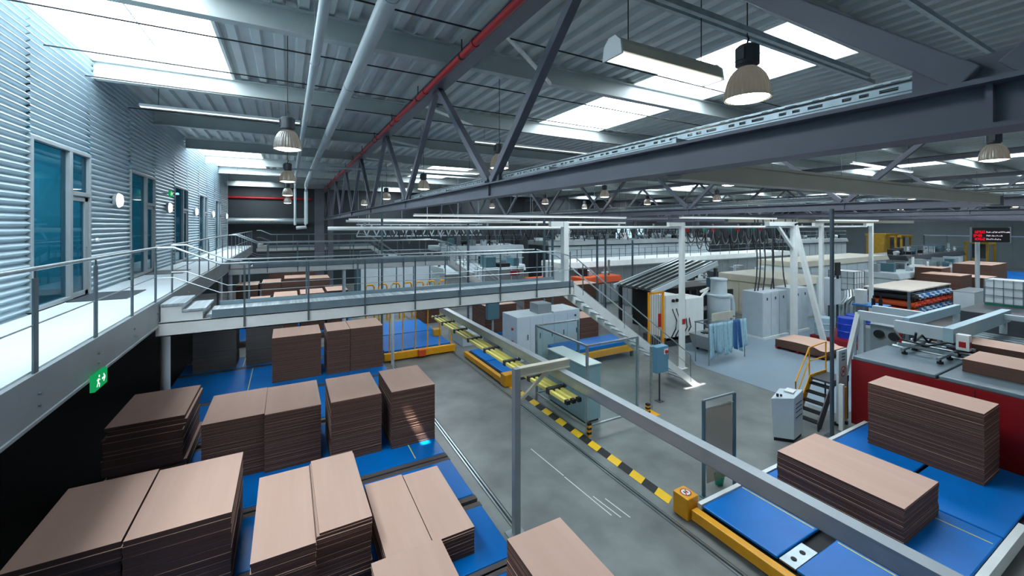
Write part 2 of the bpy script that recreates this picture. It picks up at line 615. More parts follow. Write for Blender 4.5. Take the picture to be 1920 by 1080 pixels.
for y, lab in ((12.35, 'dark doormat in front of the nearest glass door'), (17.6, 'dark doormat at the second glass door'), (22.9, 'dark doormat at the third glass door')):
    q = G(); q.box(-3.93, -3.0, y - 0.75, y + 0.6, 4.93, 4.945)
    solo(q, 'doormat', DGREY, lab, 'mat', 'doormats on the walkway')
# round wall lamps between the doors
def wall_lamp(y, label):
    t = thing('wall_lamp', label, 'lamp', (-3.98, y, 7.15), 'round wall lamps')
    for nm, mm, xa, xb, ra, rb in (('base', GREY, -3.99, -3.9, 0.17, 0.19), ('shade', WLAMP, -3.9, -3.84, 0.19, 0.15)):
        q = G(); q.cyl((xa, y, 7.15), (xb, y, 7.15), ra, 24, rb); q.build(nm, mm, t, smooth=True)
for i, (y, lab) in enumerate(((14.45, 'round white wall lamp right after the first glass door'), (19.75, 'round wall lamp beside the second glass door'),
                 (24.9, 'small round wall lamp after the third glass door'), (30.1, 'small round wall lamp between the fourth and fifth door'),
                 (36.2, 'small round wall lamp at the far end of the corrugated wall'))):
    wall_lamp(y, lab)
q = G(); q.cyl((-3.98, 13.25, 6.15), (-3.93, 13.25, 6.15), 0.045, 12)
solo(q, 'door_switch', PAPER, 'small white push button on the wall beside the first door', 'switch')
# exit signs
def exit_sign(x, y, z, w, h, label, hang):
    t = thing('exit_sign', label, 'sign', (x, y, z))
    q = G(); q.box(x - 0.025, x + 0.025, y - w / 2, y + w / 2, z - h / 2, z + h / 2); q.build('panel', EXITM, t)
    for sx in (-1, 1):
        q = G()
        xx = x + sx * 0.028
        # running man
        k = h / 0.2
        def b(p0, p1, th):
            q.bar((xx, y + p0[0] * k, z + p0[1] * k), (xx, y + p1[0] * k, z + p1[1] * k), 0.004, th * k)
        oy = -0.09
        q.cyl((xx - 0.002, y + (oy + 0.02) * k, z + 0.06 * k), (xx + 0.002, y + (oy + 0.02) * k, z + 0.06 * k), 0.016 * k, 10)
        b((oy + 0.0, 0.035), (oy - 0.015, -0.015), 0.028); b((oy - 0.015, -0.015), (oy + 0.03, -0.035), 0.015); b((oy + 0.03, -0.035), (oy + 0.02, -0.075), 0.014)
        b((oy - 0.015, -0.015), (oy - 0.05, -0.055), 0.015); b((oy, 0.03), (oy + 0.045, 0.01), 0.012); b((oy, 0.03), (oy - 0.045, 0.02), 0.012)
        q.build('running_figure', EXITW, t)
        q = G()
        # arrow
        b((0.02, 0), (0.09, 0), 0.022); b((0.07, 0.045), (0.115, 0), 0.02); b((0.07, -0.045), (0.115, 0), 0.02)
        q.build('arrow', EXITW, t)
    q = G()
    if hang:
        for s_ in (-1, 1):
            q.cyl((x, y + s_ * w * 0.35, z + h / 2), (x, y + s_ * w * 0.35, hang), 0.006, 6)
    else:
        q.cyl((-3.99, y, z), (x, y, z), 0.02, 8)
    q.build('bracket', GREY, t)
exit_sign(-2.3, 7.75, 4.36, 0.44, 0.22, 'green illuminated exit sign hanging below the walkway edge', 4.43)
exit_sign(-3.6, 18.4, 7.6, 0.4, 0.2, 'green exit sign on the corrugated wall beside the second door', 0)
# office furniture behind the glass
def desk(y, x, label, sc):
    t = thing('desk', label, 'desk', (x, y, 4.93), 'desks in the offices')
    q = G(); q.box(x - 0.4, x + 0.4, y - 0.8, y + 0.8, 5.63, 5.67); q.build('top', BROWN, t)
    for sx in (-0.36, 0.36):
        for sy in (-0.75, 0.75):
            q = G(); q.box(x + sx - 0.025, x + sx + 0.025, y + sy - 0.025, y + sy + 0.025, 4.93, 5.63); q.build('leg', BLACK, t)
    q = G(); q.box(x - 0.03, x + 0.01, y - 0.3, y + 0.3, 5.8, 6.15).box(x - 0.02, x, y - 0.04, y + 0.04, 5.67, 5.8)
    solo(q, 'monitor', BLACK, 'dark monitor on the ' + sc, 'monitor', 'monitors in the offices')
    q = G(); q.box(x + 0.6, x + 1.05, y - 0.25, y + 0.2, 5.35, 5.45).box(x + 1.0, x + 1.06, y - 0.22, y + 0.18, 5.5, 5.95).cyl((x + 0.82, y, 4.98), (x + 0.82, y, 5.35), 0.03, 8)
    for a in range(5):
        q.bar((x + 0.82, y, 5.0), (x + 0.82 + 0.28 * math.cos(a * 1.2566), y + 0.28 * math.sin(a * 1.2566), 4.96), 0.04, 0.04)
    solo(q, 'office_chair', BLACK, 'dark office chair at the ' + sc, 'chair', 'chairs in the offices')
desk(11.6, -5.9, 'desk behind the nearest glass door, closest to the glass', 'desk closest to the nearest glass door')
desk(13.0, -8.0, 'desk at the back of the nearest glazed office', 'back desk of the nearest office')
desk(17.8, -6.6, 'desk behind the second glass door', 'desk behind the second door')
q = G(); q.box(-5.0, -4.6, 17.0, 17.3, 4.93, 6.5)
solo(q, 'display_banner', LEMON, 'yellow-green upright panel behind the second glass door', 'panel')
q = G(); q.box(-8.9, -8.6, 10.2, 13.8, 4.93, 6.4); solo(q, 'office_cabinet', DGREY, 'low dark cupboard on the back wall of the nearest office', 'cupboard')
for y in (10.5, 13.0, 16.8, 22, 27.3, 32.6):  # lights added inside so the door glass looks brighter
    q = G(); q.box(-7.6, -6.0, y - 0.2, y + 0.2, 8.42, 8.48)
    solo(q, 'office_fill_light', OFFL, 'added ceiling light brightening the office behind the glass doors', 'lamp', 'added ceiling lights in the offices')

# ================================================================== ROOF: TRUSSES, PIPES, LAMPS
TZ0, TZ1 = 6.97, 7.22        # bottom chord
UZ0, UZ1 = 9.66, 9.92        # top chord
def truss(x, label, joints_from, n_panels, full=True):
    t = thing('roof_truss', label, 'truss', (x, 6, TZ0), 'roof trusses')
    y0, y1 = YF + 0.3, YB - 0.3
    q = G(); q.ibeam('y', y0, y1, x, TZ0, TZ1, 0.24, 0.025, 0.03)
    bc = q.build('bottom_chord', CHORD, t)
    q = G(); q.ibeam('y', y0, y1, x, UZ0, UZ1, 0.3, 0.03, 0.03)
    q.build('top_chord', CHORD, t)
    P_ = 5.78
    for k in range(n_panels + 1):
        yb = joints_from + k * P_
        if y0 < yb < y1:
            q = G(); q.box(x - 0.012, x + 0.012, yb - 0.3, yb + 0.3, TZ1, TZ1 + 0.14)
            q.box(x - 0.06, x + 0.06, yb - 0.012, yb + 0.012, TZ0 + 0.025, TZ1); q.build('gusset', CHORD, t)
    for k in range(n_panels + 1):
        yb = joints_from + k * P_
        for s in (-1, 1):
            yt = yb + s * P_ / 2
            if y0 < yb < y1 and y0 < yt < y1:
                q = G(); q.bar((x, yb + s * 0.07, TZ1 + 0.03), (x, yt - s * 0.08, UZ0 + 0.02), 0.13, 0.13)
                q.build('diagonal', CHORD, t, bev=0.008)
    return t
truss(3.1, 'big grey steel roof truss running beside the red pipe, nearest the walkway', -16.69, 11)
for i, x in enumerate((15.6, 28.1, 40.6, 53.1, 65.6, 78.1)):
    truss(x, 'grey steel roof truss, %s from the walkway' % ORD[i + 1], -16.7 + 0.2 * i, 11)
# white knee braces between roof beams and the trusses
def brace(p, q_, label):
    q = G(); q.bar(p, q_, 0.07, 0.07)
    solo(q, 'knee_brace', WHITE, label, 'brace', 'white knee braces at the roof trusses')
for i, y in enumerate((8.35, 13.15, 18.1, 23.0)):
    q = G(); q.bar((3.2, y - 2.2, 9.75), (5.6, y - 0.05, 9.93), 0.06, 0.06)
    solo(q, 'knee_brace', WHITE, 'thin slanting white brace at the near truss, %s along it' % ORD[i], 'brace', 'white knee braces at the roof trusses')
# red sprinkler pipe with clamps
t = thing('sprinkler_pipe', 'red pipe running along the top chord of the near truss', 'pipe', (2.82, 10, 9.6))
q = G(); q.tube([(2.82, YF + 1, 9.62), (2.82, 44.5, 9.62)], 0.062, 12); q.build('pipe', RED, t, smooth=True)
y = -8.0
while y < 44:
    q = G(); q.cyl((2.82, y - 0.035, 9.62), (2.82, y + 0.035, 9.62), 0.078, 12); q.build('coupling', RED, t, smooth=True)
    q = G(); q.cyl((2.82, y + 0.6, 9.62), (2.82, y + 0.6, 9.93), 0.012, 6).cyl((2.82, y + 0.57, 9.62), (2.82, y + 0.63, 9.62), 0.07, 10); q.build('hanger', BLACK, t)
    y += 2.9
# two white pipes
t = thing('drain_pipe', 'thick white pipe under the roof with a red cap at its near end', 'pipe', (1.12, 15, 9.35))
q = G(); q.tube([(1.12, 2.86, 9.36), (1.12, 31, 9.36), (1.12, 31.6, 9.2), (1.12, 31.8, 8.8), (1.12, 31.8, 6.6), (1.1, 31.6, 6.35), (0.5, 31.6, 6.3)], 0.115, 16); q.build('pipe', PIPEM, t, smooth=True)
q = G(); q.cyl((1.12, 2.7, 9.36), (1.12, 2.87, 9.36), 0.125, 16); q.build('end_cap', RED, t, smooth=True)
for y in (5.2, 9.0, 14.0, 19, 24, 29):
    q = G(); q.cyl((1.12, y, 9.47), (1.12, y, 10.41), 0.01, 6).cyl((1.12, y - 0.03, 9.36), (1.12, y + 0.03, 9.36), 0.125, 16); q.build('hanger', PIPEM, t)
t = thing('drain_pipe', 'thinner white pipe under the roof, on the walkway side of the thick one', 'pipe', (0.42, 15, 9.35))
q = G(); q.tube([(0.42, -3, 9.36), (0.42, 29.5, 9.36), (0.42, 29.9, 9.2), (0.42, 30, 8.8), (0.42, 30, 6.5)], 0.072, 12); q.build('pipe', PIPEM, t, smooth=True)
for y in (4.0, 8.0, 12.5, 17, 22, 27):
    q = G(); q.cyl((0.42, y, 9.42), (0.42, y, 10.41), 0.008, 6).cyl((0.42, y - 0.025, 9.36), (0.42, y + 0.025, 9.36), 0.08, 12); q.build('hanger', PIPEM, t)
# dark cables and thin conduits spanning the bays
for i, y in enumerate((6.3, 8.75, 10.65, 12.4, 15.2)):
    q = G(); q.tube([(-3.9, y, 9.78), (12, y, 9.72)], 0.014, 6)
    solo(q, 'ceiling_cable', BLACK, 'thin dark cable across the bay under the roof, %s of these' % ORD[i], 'cable', 'thin dark cables under the roof', smooth=True)
t = thing('conduit', 'zigzag grey conduit below the roof near the far end of the white pipes', 'conduit', (0, 21, 9.0))
q = G(); q.tube([(0.0, 20.4, 8.95), (1.5, 20.4, 8.95), (1.5, 20.4, 9.15), (9, 20.4, 9.1)], 0.05, 8); q.build('pipe', PIPEM, t)
for y, z, x0, x1, lab in ((3.35, 9.05, 3.4, 9.2, 'grey conduit passing above the nearest bell lamp'), (3.05, 8.9, 3.4, 8.2, 'thin grey rail holding the nearest bell lamp'),
                 (2.12, 9.3, 5.8, 10.3, 'square grey conduit in the dark roof corner'), (1.1, 9.3, 6, 11, 'second square grey conduit in the dark roof corner')):
    q = G(); q.bar((x0, y, z), (x1, y, z), 0.055, 0.07)
    solo(q, 'conduit', GALV, lab, 'conduit', 'conduits under the roof')
# perforated cable trays on the bottom chords
def tray(x, label, y0, y1):
    t = thing('cable_tray', label, 'cable tray', (x + 0.35, (y0 + y1) / 2, 7.3), 'cable trays on the trusses')
    q = G(); q.box(x + 0.06, x + 0.52, y0, y1, 7.265, 7.28); q.build('tray_floor', GALV, t)
    for xx, z0 in ((x + 0.06, 7.28), (x + 0.52, 7.44)):
        q = G()
        q.box(xx - 0.008, xx + 0.008, y0, y1, z0, z0 + 0.014).box(xx - 0.008, xx + 0.008, y0, y1, z0 + 0.034, z0 + 0.046)
        y = y0
        k = 0
        while y < y1:
            q.box(xx - 0.008, xx + 0.008, y, min(y1, y + (0.05, 0.04, 0.11)[k % 3]), z0 + 0.014, z0 + 0.034); y += (0.1, 0.09, 0.2)[k % 3]; k += 1
        q.build('side', GALV, t)
    for k in range(5):
        xx = x + 0.11 + 0.085 * k
        q = G(); q.tube([(xx, y0, 7.31 + 0.03 * k), (xx, y1, 7.31 + 0.03 * k)], 0.022, 6); q.build('cable', DGREY if k % 2 else GALV, t, smooth=True)
    y = y0 + 0.5
    while y < y1:
        q = G(); q.box(x - 0.1, x + 0.55, y - 0.02, y + 0.02, 7.22, 7.265).box(x + 0.51, x + 0.53, y - 0.02, y + 0.02, 7.265, 7.44); q.build('bracket', GALV, t)
        y += 2.0
tray(3.1, 'slotted galvanised cable tray lying on the near truss bottom chord', -2, 14)
tray(15.6, 'slotted cable tray on the bottom chord of the second truss', 1, 30)
# hanging bell lamps
def bell_lamp(x, y, label, first=None):
    z = 8.05
    if first:
        return dup(first, (x, y, z), label, 'hanging bell lamps')
    t = thing('bell_lamp', label, 'lamp', (x, y, z), 'hanging bell lamps')
    q = G(); q.lathe((x, y, z), [(0.258, 0.0), (0.256, 0.06), (0.246, 0.14), (0.226, 0.22), (0.196, 0.29), (0.155, 0.345), (0.115, 0.38), (0.1, 0.39)], 64, 0, -0.03)
    q.build('reflector', LENS, t, smooth=False)
    q = G(); q.lathe((x, y, z), [(0.0, -0.035), (0.1, -0.03), (0.19, -0.012), (0.24, 0.01), (0.0, 0.012)], 32); q.build('lens', LAMPM, t, smooth=True)
    q = G(); q.lathe((x, y, z + 0.2), [(0.0, -0.1), (0.05, -0.06), (0.06, 0.0), (0.05, 0.06), (0.0, 0.1)], 12); q.build('bulb', BULB, t, smooth=True)
    q = G(); q.cyl((x, y, z + 0.38), (x, y, z + 0.42), 0.1, 20, 0.12).cyl((x, y, z + 0.42), (x, y, z + 0.63), 0.135, 20).cyl((x, y, z + 0.63), (x, y, z + 0.66), 0.135, 20, 0.1)
    h = q.build('housing', DGREY, t, smooth=True)
    q = G(); q.box(x - 0.15, x - 0.12, y - 0.05, y + 0.05, z + 0.46, z + 0.6); q.build('ballast_clip', DGREY, h)
    q = G(); q.tube([(x, y, z + 0.65), (x, y, z + 0.7), (x + 0.03, y, z + 0.75), (x, y, z + 0.78)], 0.012, 6).cyl((x, y, z + 0.78), (x, y, 10.5), 0.008, 6); q.build('hanger', BLACK, t)
    return t
L0 = bell_lamp(4.97, 3.05, 'big dark bell lamp hanging beside the fluorescent fixture, nearest of all bell lamps')
bell_lamp(0.0, 9.6, 'bell lamp hanging beside the two white pipes, closest to the walkway', L0)
bell_lamp(5.07, 10.0, 'bell lamp seen through the web of the near truss', L0)
bell_lamp(0.0, 16.7, 'second bell lamp along the white pipes', L0)
bell_lamp(0.0, 24.5, 'third bell lamp along the white pipes', L0)
bell_lamp(0.0, 33, 'fourth bell lamp along the white pipes, far away', L0)
bell_lamp(5.15, 17.4, 'bell lamp behind the near truss in front of a far daylight panel', L0)
bell_lamp(5.15, 25.0, 'small distant bell lamp behind the near truss', L0)
bell_lamp(5.15, 33, 'tiny far bell lamp behind the near truss', L0)
bell_lamp(14.85, 3.1, 'bell lamp at the right edge below the dark roof beam', L0)
for rowlab, pts in (('second truss', [(15.1, 10), (15.4, 17.5), (16.4, 25), (16, 33)]), ('third truss', [(24, 10), (24, 16.7), (23.5, 22), (24, 30)]), ('fourth truss', [(32.5, 10), (34, 17.5), (32.5, 25)]),
                    ('fifth truss', [(44, 10), (44, 17.5)]), ('farthest trusses', [(54, 10), (54, 17.5), (64, 12)])):
    for i, (x, y) in enumerate(pts):
        bell_lamp(x, y, 'small bell lamp far out near the %s, %s of its row in depth' % (rowlab, ORD[i]), L0)
# large fluorescent fixture
t = thing('fluorescent_fixture', 'wide white fluorescent fixture hanging left of the nearest bell lamp', 'lamp', (3.72, 3.05, 8.2))
x0, x1, y, z = 2.86, 4.4, 3.12, 8.2
q = G(); q.prism([(y - 0.13, z + 0.0), (y - 0.11, z + 0.1), (y - 0.05, z + 0.17), (y + 0.05, z + 0.17), (y + 0.11, z + 0.1), (y + 0.13, z + 0.0), (y + 0.11, z), (y - 0.11, z)], 'x', x0, x1); q.build('housing', CREAM, t, bev=0.004)
for xx in (x0 - 0.02, x1):
    q = G(); q.prism([(y - 0.14, z - 0.03), (y - 0.12, z + 0.11), (y - 0.05, z + 0.18), (y + 0.05, z + 0.18), (y + 0.12, z + 0.11), (y + 0.14, z - 0.03)], 'x', xx, xx + 0.02); q.build('end_cap', WHITE, t)
q = G(); q.box(x0, x1, y - 0.105, y + 0.105, z - 0.025, z - 0.002); q.build('diffuser', TUBEM, t)
for xx in (x0 + 0.2, x1 - 0.2):
    q = G(); q.cyl((xx, y, z + 0.17), (xx, y, 10.5), 0.006, 6); q.build('hanger', BLACK, t)
# fluorescent strips
def strip(x0, x1, y, z, label, mm=None, w=0.1):
    t = thing('light_strip', label, 'lamp', ((x0 + x1) / 2, y, z), 'fluorescent light strips')
    q = G(); q.box(x0, x1, y - w / 2, y + w / 2, z, z + 0.07); q.build('housing', WHITE, t)
    q = G(); q.box(x0 + 0.02, x1 - 0.02, y - w / 2 + 0.01, y + w / 2 - 0.01, z - 0.02, z); q.build('diffuser', mm or TUBEF, t)
    for xx in (x0 + 0.4, x1 - 0.4):
        q = G(); q.cyl((xx, y, z + 0.07), (xx, y, 10.5), 0.006, 6); q.build('hanger', BLACK, t)
strip(-3.5, 0.35, 14.5, 9.7, 'long fluorescent strip under the roof starting at the corrugated wall')
strip(6.3, 12.4, 14.5, 9.7, 'long fluorescent strip behind the near truss beside the daylight panel')
strip(-3.0, 0.2, 29, 9.6, 'far fluorescent strip under the roof past the second daylight panel')
strip(4.3, 7.2, 16.2, 8.7, 'wide fluorescent strip behind the near truss', TUBEF, 0.3)
strip(20, 26, 8, 9.0, 'fluorescent strip behind the second truss')
strip(32, 38, 14, 8.6, 'fluorescent strip beyond the third truss')
# white and cream crane beams spanning between the trusses
def cross_beam(x0, x1, y, z0, z1, m, label):
    t = thing('crane_beam', label, 'beam', ((x0 + x1) / 2, y, z0), 'beams hung across the bays')
    t['kind'] = 'thing'
    q = G(); q.prism([(y - 0.08, z1), (y - 0.08, z0), (y + 0.08, z0), (y + 0.08, z1), (y + 0.11, z1), (y + 0.11, z1 + 0.03), (y - 0.11, z1 + 0.03), (y - 0.11, z1)], 'x', x0, x1); q.build('rail', m, t)
    for xx in ((x1,) if x0 < 4 else (x0, x1)):
        q = G(); q.box(xx - 0.02, xx + 0.02, y - 0.12, y + 0.12, z0 - 0.03, z1 + 0.05); q.build('end_plate', GREY, t)
    return t
cross_beam(3.222, 12.9, 2.68, 6.93, 7.1, CREAM, 'cream beam crossing right below the near truss at the upper right')
strip(4.3, 15.4, 15.9, 6.87, 'long glowing strip between the first and second truss above the bridge', TUBEF, 0.18)
strip(3.3, 15.4, 27, 6.85, 'glowing strip between the first and second truss above the second bridge', TUBEF, 0.18)
strip(17.5, 26, 14.2, 6.87, 'glowing strip hanging past the second truss over the gantry', TUBEF, 0.18)
strip(29.5, 38, 13.6, 6.8, 'glowing strip past the third truss beside the thin dark post', TUBEF, 0.18)
cross_beam(28.4, 62, 19, 6.7, 6.95, CREAM, 'far cream beam reaching toward the red display board')
t = thing('trolley_rail', 'long white pipe carried by the row of white posts behind the bridge', 'rail', (15, 12.75, 6.4))
q = G(); q.tube([(1.0, 12.75, 6.4), (34, 12.75, 6.4)], 0.06, 10); q.build('pipe', WHITE, t, smooth=True)
q = G()
for x in range(2, 34, 2):
    q.box(x - 0.03, x + 0.03, 12.72, 12.78, 6.44, 6.56)
q.build('clip', GREY, t)
t = thing('trolley_rail', 'second long white pipe higher up behind the first bridge', 'rail', (12, 31, 6.75))
q = G(); q.tube([(3.6, 31, 6.78), (30, 31, 6.7)], 0.09, 10); q.build('pipe', WHITE, t, smooth=True)
for x in (5, 12, 19, 26):
    q = G(); q.cyl((x, 31, 6.8), (x, 31, 10.45), 0.02, 6); q.build('hanger', GREY, t)
t = thing('trolley_rail', 'bright white pipe just above the second bridge', 'rail', (8, 35, 6.2))
q = G(); q.tube([(3.0, 35, 6.2), (30, 35, 6.2)], 0.14, 10); q.build('pipe', WHITE, t, smooth=True)
for x in (5, 12, 19, 26):
    q = G(); q.cyl((x, 35, 6.3), (x, 35, 10.45), 0.02, 6); q.build('hanger', GREY, t)
# building columns at the far end of the near truss
for x, y, w_, lab in ((2.45, 40, 0.75, 'wide grey building column at the far end of the near truss'), (3.4, 40.5, 0.45, 'narrow grey building column right of the wide one')):
    q = G(); q.box(x - w_ / 2, x + w_ / 2, y - 0.2, y - 0.16, 0, 9.7).box(x - w_ / 2, x + w_ / 2, y + 0.16, y + 0.2, 0, 9.7).box(x - 0.03, x + 0.03, y - 0.16, y + 0.16, 0, 9.7)
    o = solo(q, 'building_column', CHORD, lab, 'column'); o['kind'] = 'structure'
for x in (15.6, 28.1, 40.6, 53.1, 65.6, 78.1):
    q = G(); q.box(x - 0.2, x + 0.2, 40, 40.03, 0, 7).box(x - 0.2, x + 0.2, 40.4, 40.43, 0, 7).box(x - 0.02, x + 0.02, 40.03, 40.4, 0, 7)
    struct(q, 'building_column', CHORD)
t = thing('support_post', 'tall thin dark post reaching up to the second truss', 'post', (14.7, 6.37, 0))
q = G(); q.cyl((14.7, 6.37, 0.02), (14.7, 6.37, 7.0), 0.055, 12); q.build('upright', POSTM, t, smooth=True)
q = G(); q.box(14.55, 14.85, 6.22, 6.52, 0, 0.02); q.build('base_plate', POSTM, t)
# far wall pipes
t = thing('wall_pipe', 'horizontal red pipe on the far wall beyond the walkway', 'pipe', (-2, 47.7, 9.3))
q = G(); q.tube([(-11, 47.8, 9.2), (2.2, 47.8, 9.2)], 0.12, 10); q.build('pipe', RED, t, smooth=True)
t = thing('wall_duct', 'horizontal grey duct on the far wall under the red pipe', 'duct', (-2, 47.4, 6.6))
q = G(); q.tube([(-11, 47.4, 6.9), (1.8, 47.4, 6.9)], 0.32, 14); q.build('duct', GALV, t, smooth=True)

# ================================================================== BRIDGES AND STAIRS
def bridge(y0, x1, label, cols, far=False):
    """bridge along X at Y=y0..y0+1.2, deck top 4.55"""
    yn, yf, x0 = y0, y0 + 1.2, -1.55
    t = thing('footbridge', label, 'bridge', (x0, y0, 4.2), 'footbridges across the hall')
    q = G(); q.box(x0, x1, yn + 0.04, yf - 0.04, 4.49, 4.55); q.build('deck', GRATE, t)
    for yy, s in ((yn, 1), (yf, -1)):
        q = G(); q.box(x0 - 0.85, x1, yy, yy + s * 0.02, 4.17, 4.46).box(x0 - 0.85, x1, yy, yy + s * 0.09, 4.17, 4.19).box(x0 - 0.85, x1, yy, yy + s * 0.09, 4.44, 4.46)
        q.build('girder', WHITE, t)
        q = G(); q.box(x0 + 0.1, x1, yy - s * 0.015, yy + s * 0.01, 4.47, 4.65); q.build('kick_plate', GREY2, t)
    x = x0
    while x < x1:
        q = G(); q.box(x, x + 0.06, yn + 0.03, yf - 0.03, 4.36, 4.48); q.build('cross_member', WHITE, t); x += 1.2
    for yy, s in ((yn - 0.03, 1), (yf + 0.03, -1)):
        k = 0
        x = -0.85
        while x < x1:
            q = G(); q.box(x - 0.02, x + 0.02, yy - 0.006, yy + 0.006, 4.22, 5.6); q.cyl((x, yy, 5.6), (x, yy, 5.64), 0.01, 6); q.build('post', TEALG, t)
            x += 1.29
        q = G(); q.tube([(-2.38, yy, 6.03), (-2.1, yy, 6.03), (-1.3, yy, 5.65), (x1 - 0.75, yy, 5.65)], 0.022, 8); q.build('handrail', GALV, t, smooth=True)
        for zz in (5.02,):
            q = G(); q.tube([(-2.38, yy, 5.4), (-2.1, yy, 5.4), (-1.3, yy, zz), (x1, yy, zz)], 0.009, 6); q.build('middle_rail', GALV, t, smooth=True)
    for c in cols:
        q = G(); q.cyl((c[0], c[1], 0), (c[0], c[1], 4.17), c[2], 12); q.box(c[0] - 0.15, c[0] + 0.15, c[1] - 0.15, c[1] + 0.15, 0, 0.02)
        q.build('leg', LGREY, t, smooth=True)
    # steps down from the walkway
    s_ = thing('bridge_steps', 'two white steps from the walkway down to the ' + label.split(',')[0], 'steps', (-2.0, y0, 4.2), 'steps at the bridges')
    for k, (xa, xb, z) in enumerate(((-2.33, -1.92, 4.84), (-1.98, -1.56, 4.7))):
        q = G(); q.box(xa, xb, yn + 0.03, yf - 0.03, z - 0.045, z); q.build('tread', GRATE, s_)
        q = G(); q.box(xa, xb - 0.06, yn + 0.05, yn + 0.07, 4.47, z - 0.045).box(xb - 0.08, xb - 0.06, yn + 0.07, yf - 0.05, 4.47, z - 0.045); q.build('riser', WHITE, s_)
    return t
GREY2 = mat('kick_plate_paint', '8297a0', 0.35, 0.3, (3, 0.08))
bridge(11.0, 8.33, 'near footbridge, white girders over the cardboard stacks', [])
bridge(22.9, 8.33, 'second footbridge, parallel behind the near one', [(2.6, 23.2, 0.09), (-2.38, 23.3, 0.1)])
bridge(42.2, 7.2, 'farthest footbridge, small at the end of the walkway', [(2.6, 42.5, 0.09)])
def stairs(y0, x0, label, wide=1.1):
    x1, zt = x0 + 6.25, 4.5
    t = thing('staircase', label, 'stairs', (x0, y0, 0), 'staircases from the footbridges')
    dx, dz = (x1 - x0), -zt
    for yy in (y0, y0 + wide):
        q = G(); q.prism([(x0, zt - 0.32), (x0, zt + 0.05), (x1 - 0.05, 0.12), (x1 + 0.18, 0.0), (x1 - 0.3, 0.0)], 'y', yy - 0.012, yy + 0.012); q.build('stringer', WHITE, t)
        for f in (0.06, 0.36, 0.66, 0.93):
            x = x0 + dx * f; z = zt + dz * f
            q = G(); q.cyl((x, yy, z - 0.1), (x, yy, z + 0.98), 0.018, 8); q.build('post', TEALG, t)
        q = G(); q.tube([(x0 - 0.78, yy, 5.65), (x0 + 0.05, yy, zt + 0.9 + 0.02), (x0 + dx * 0.93, yy, zt + dz * 0.93 + 0.97)], 0.022, 8); q.build('handrail', GALV, t, smooth=True)
        q = G(); q.tube([(x0, yy, 4.98), (x0 + dx * 0.93, yy, zt + dz * 0.93 + 0.5)], 0.012, 6); q.build('middle_rail', GALV, t, smooth=True)
    n_ = 18
    for k in range(1, n_):
        x = x0 + dx * k / n_; z = zt + dz * k / n_
        q = G(); q.box(x - 0.15, x + 0.12, y0 + 0.02, y0 + wide - 0.02, z - 0.035, z); q.build('tread', GALV, t)
    return t
stairs(11.03, 8.38, 'steel staircase descending from the end of the near footbridge')
stairs(22.93, 8.38, 'steel staircase descending from the end of the second footbridge')
stairs(42.23, 7.25, 'small far staircase descending from the farthest footbridge')

# ================================================================== LEFT CONVEYORS AND BOARD STACKS
GAP = mat('gap_plate', '5a5352', 0.6, 0, (3, 0.1))
def conveyor(y0, y1, x0, x1, label, lines, split=None, frame=GAP):
    t = thing('belt_conveyor', label, 'conveyor', ((x0 + x1) / 2, (y0 + y1) / 2, 0), 'blue belt conveyors')
    q = G(); q.box(x0 + 0.05, x1 - 0.05, y0 + 0.04, y1 - 0.04, 0.0, 0.3); q.box(x0, x1, y0 - 0.1, y0 + 0.05, 0.2, 0.345).box(x0, x1, y1 - 0.05, y1 + 0.09, 0.2, 0.345); q.build('frame', frame, t)
    segs = split or [(y0 + 0.06, y1 - 0.06)]
    for a, b in segs:
        q = G(); q.box(x0 + 0.02, x1 - 0.02, a, b, 0.3, 0.36); q.build('belt', BLUE, t, bev=0.02)
    for x, a, b in lines:
        q = G(); q.box(x - 0.012, x + 0.012, a, b, 0.36, 0.366); q.build('guide_line', LEMON, t)
    return t
conveyor(2.2, 4.3, -3.9, 3.75, 'blue belt conveyor at the bottom edge under the two nearest stacks', [])
conveyor(4.6, 6.5, -3.9, 3.75, 'blue belt conveyor beside the grey support post', [])
conveyor(6.65, 8.3, -3.9, 3.75, 'blue belt conveyor right of the stack pair with the low top', [])
conveyor(8.6, 10.3, -3.9, 3.75, 'blue belt conveyor under the front row of stacks', [])
conveyor(10.55, 13.95, -3.9, 3.75, 'blue belt conveyor with a yellow guide line under the tall square stacks', [(2.95, 10.7, 13.9), (1.05, 10.7, 13.9)])
conveyor(14.35, 17.3, -2.9, 3.4, 'blue belt conveyor between the tall stacks and the bridge', [(-1.6, 14.4, 17.2), (1.9, 14.4, 17.2)])
conveyor(17.5, 20.9, -3.9, 3.75, 'blue belt conveyor under the stacks beneath the bridge', [(-1.3, 17.6, 20.8)])
conveyor(21.1, 22.7, -3.9, 3.6, 'blue belt conveyor under the grey stacks behind the bridge leg', [(-1.7, 21.2, 22.6)])
def stack(label, x0, x1, y0, y1, zt, zb=0.36, lay=0.035, jit=0.004, rot=0.0, mats=None, big=0.0, group='cardboard stacks on the left conveyors', cap=0):
    g = G()
    z = zb
    cx, cy = (x0 + x1) / 2, (y0 + y1) / 2
    k = 0
    ox = oy = 0.0
    while z < zt - 0.001:
        h = min(lay * random.uniform(0.7, 1.3), zt - z)
        if zt - z - h < lay * 0.4:
            h = zt - z
        if random.random() < 0.2:
            ox, oy = random.uniform(-big, big), random.uniform(-big, big)
        jx, jy = random.uniform(-jit, jit) + ox, random.uniform(-jit, jit) + oy
        if z + h >= zt - 0.001:
            jx = jy = 0
        a = rot + random.uniform(-0.001, 0.001)
        g.rbox(cx + jx, cy + jy, x1 - x0, y1 - y0, z, z + h - 0.0015, a, 1, 0)
        z += h
        k += 1
    return solo(g, 'cardboard_stack', mats or [CARD, CEDGE], label, 'stack', group)
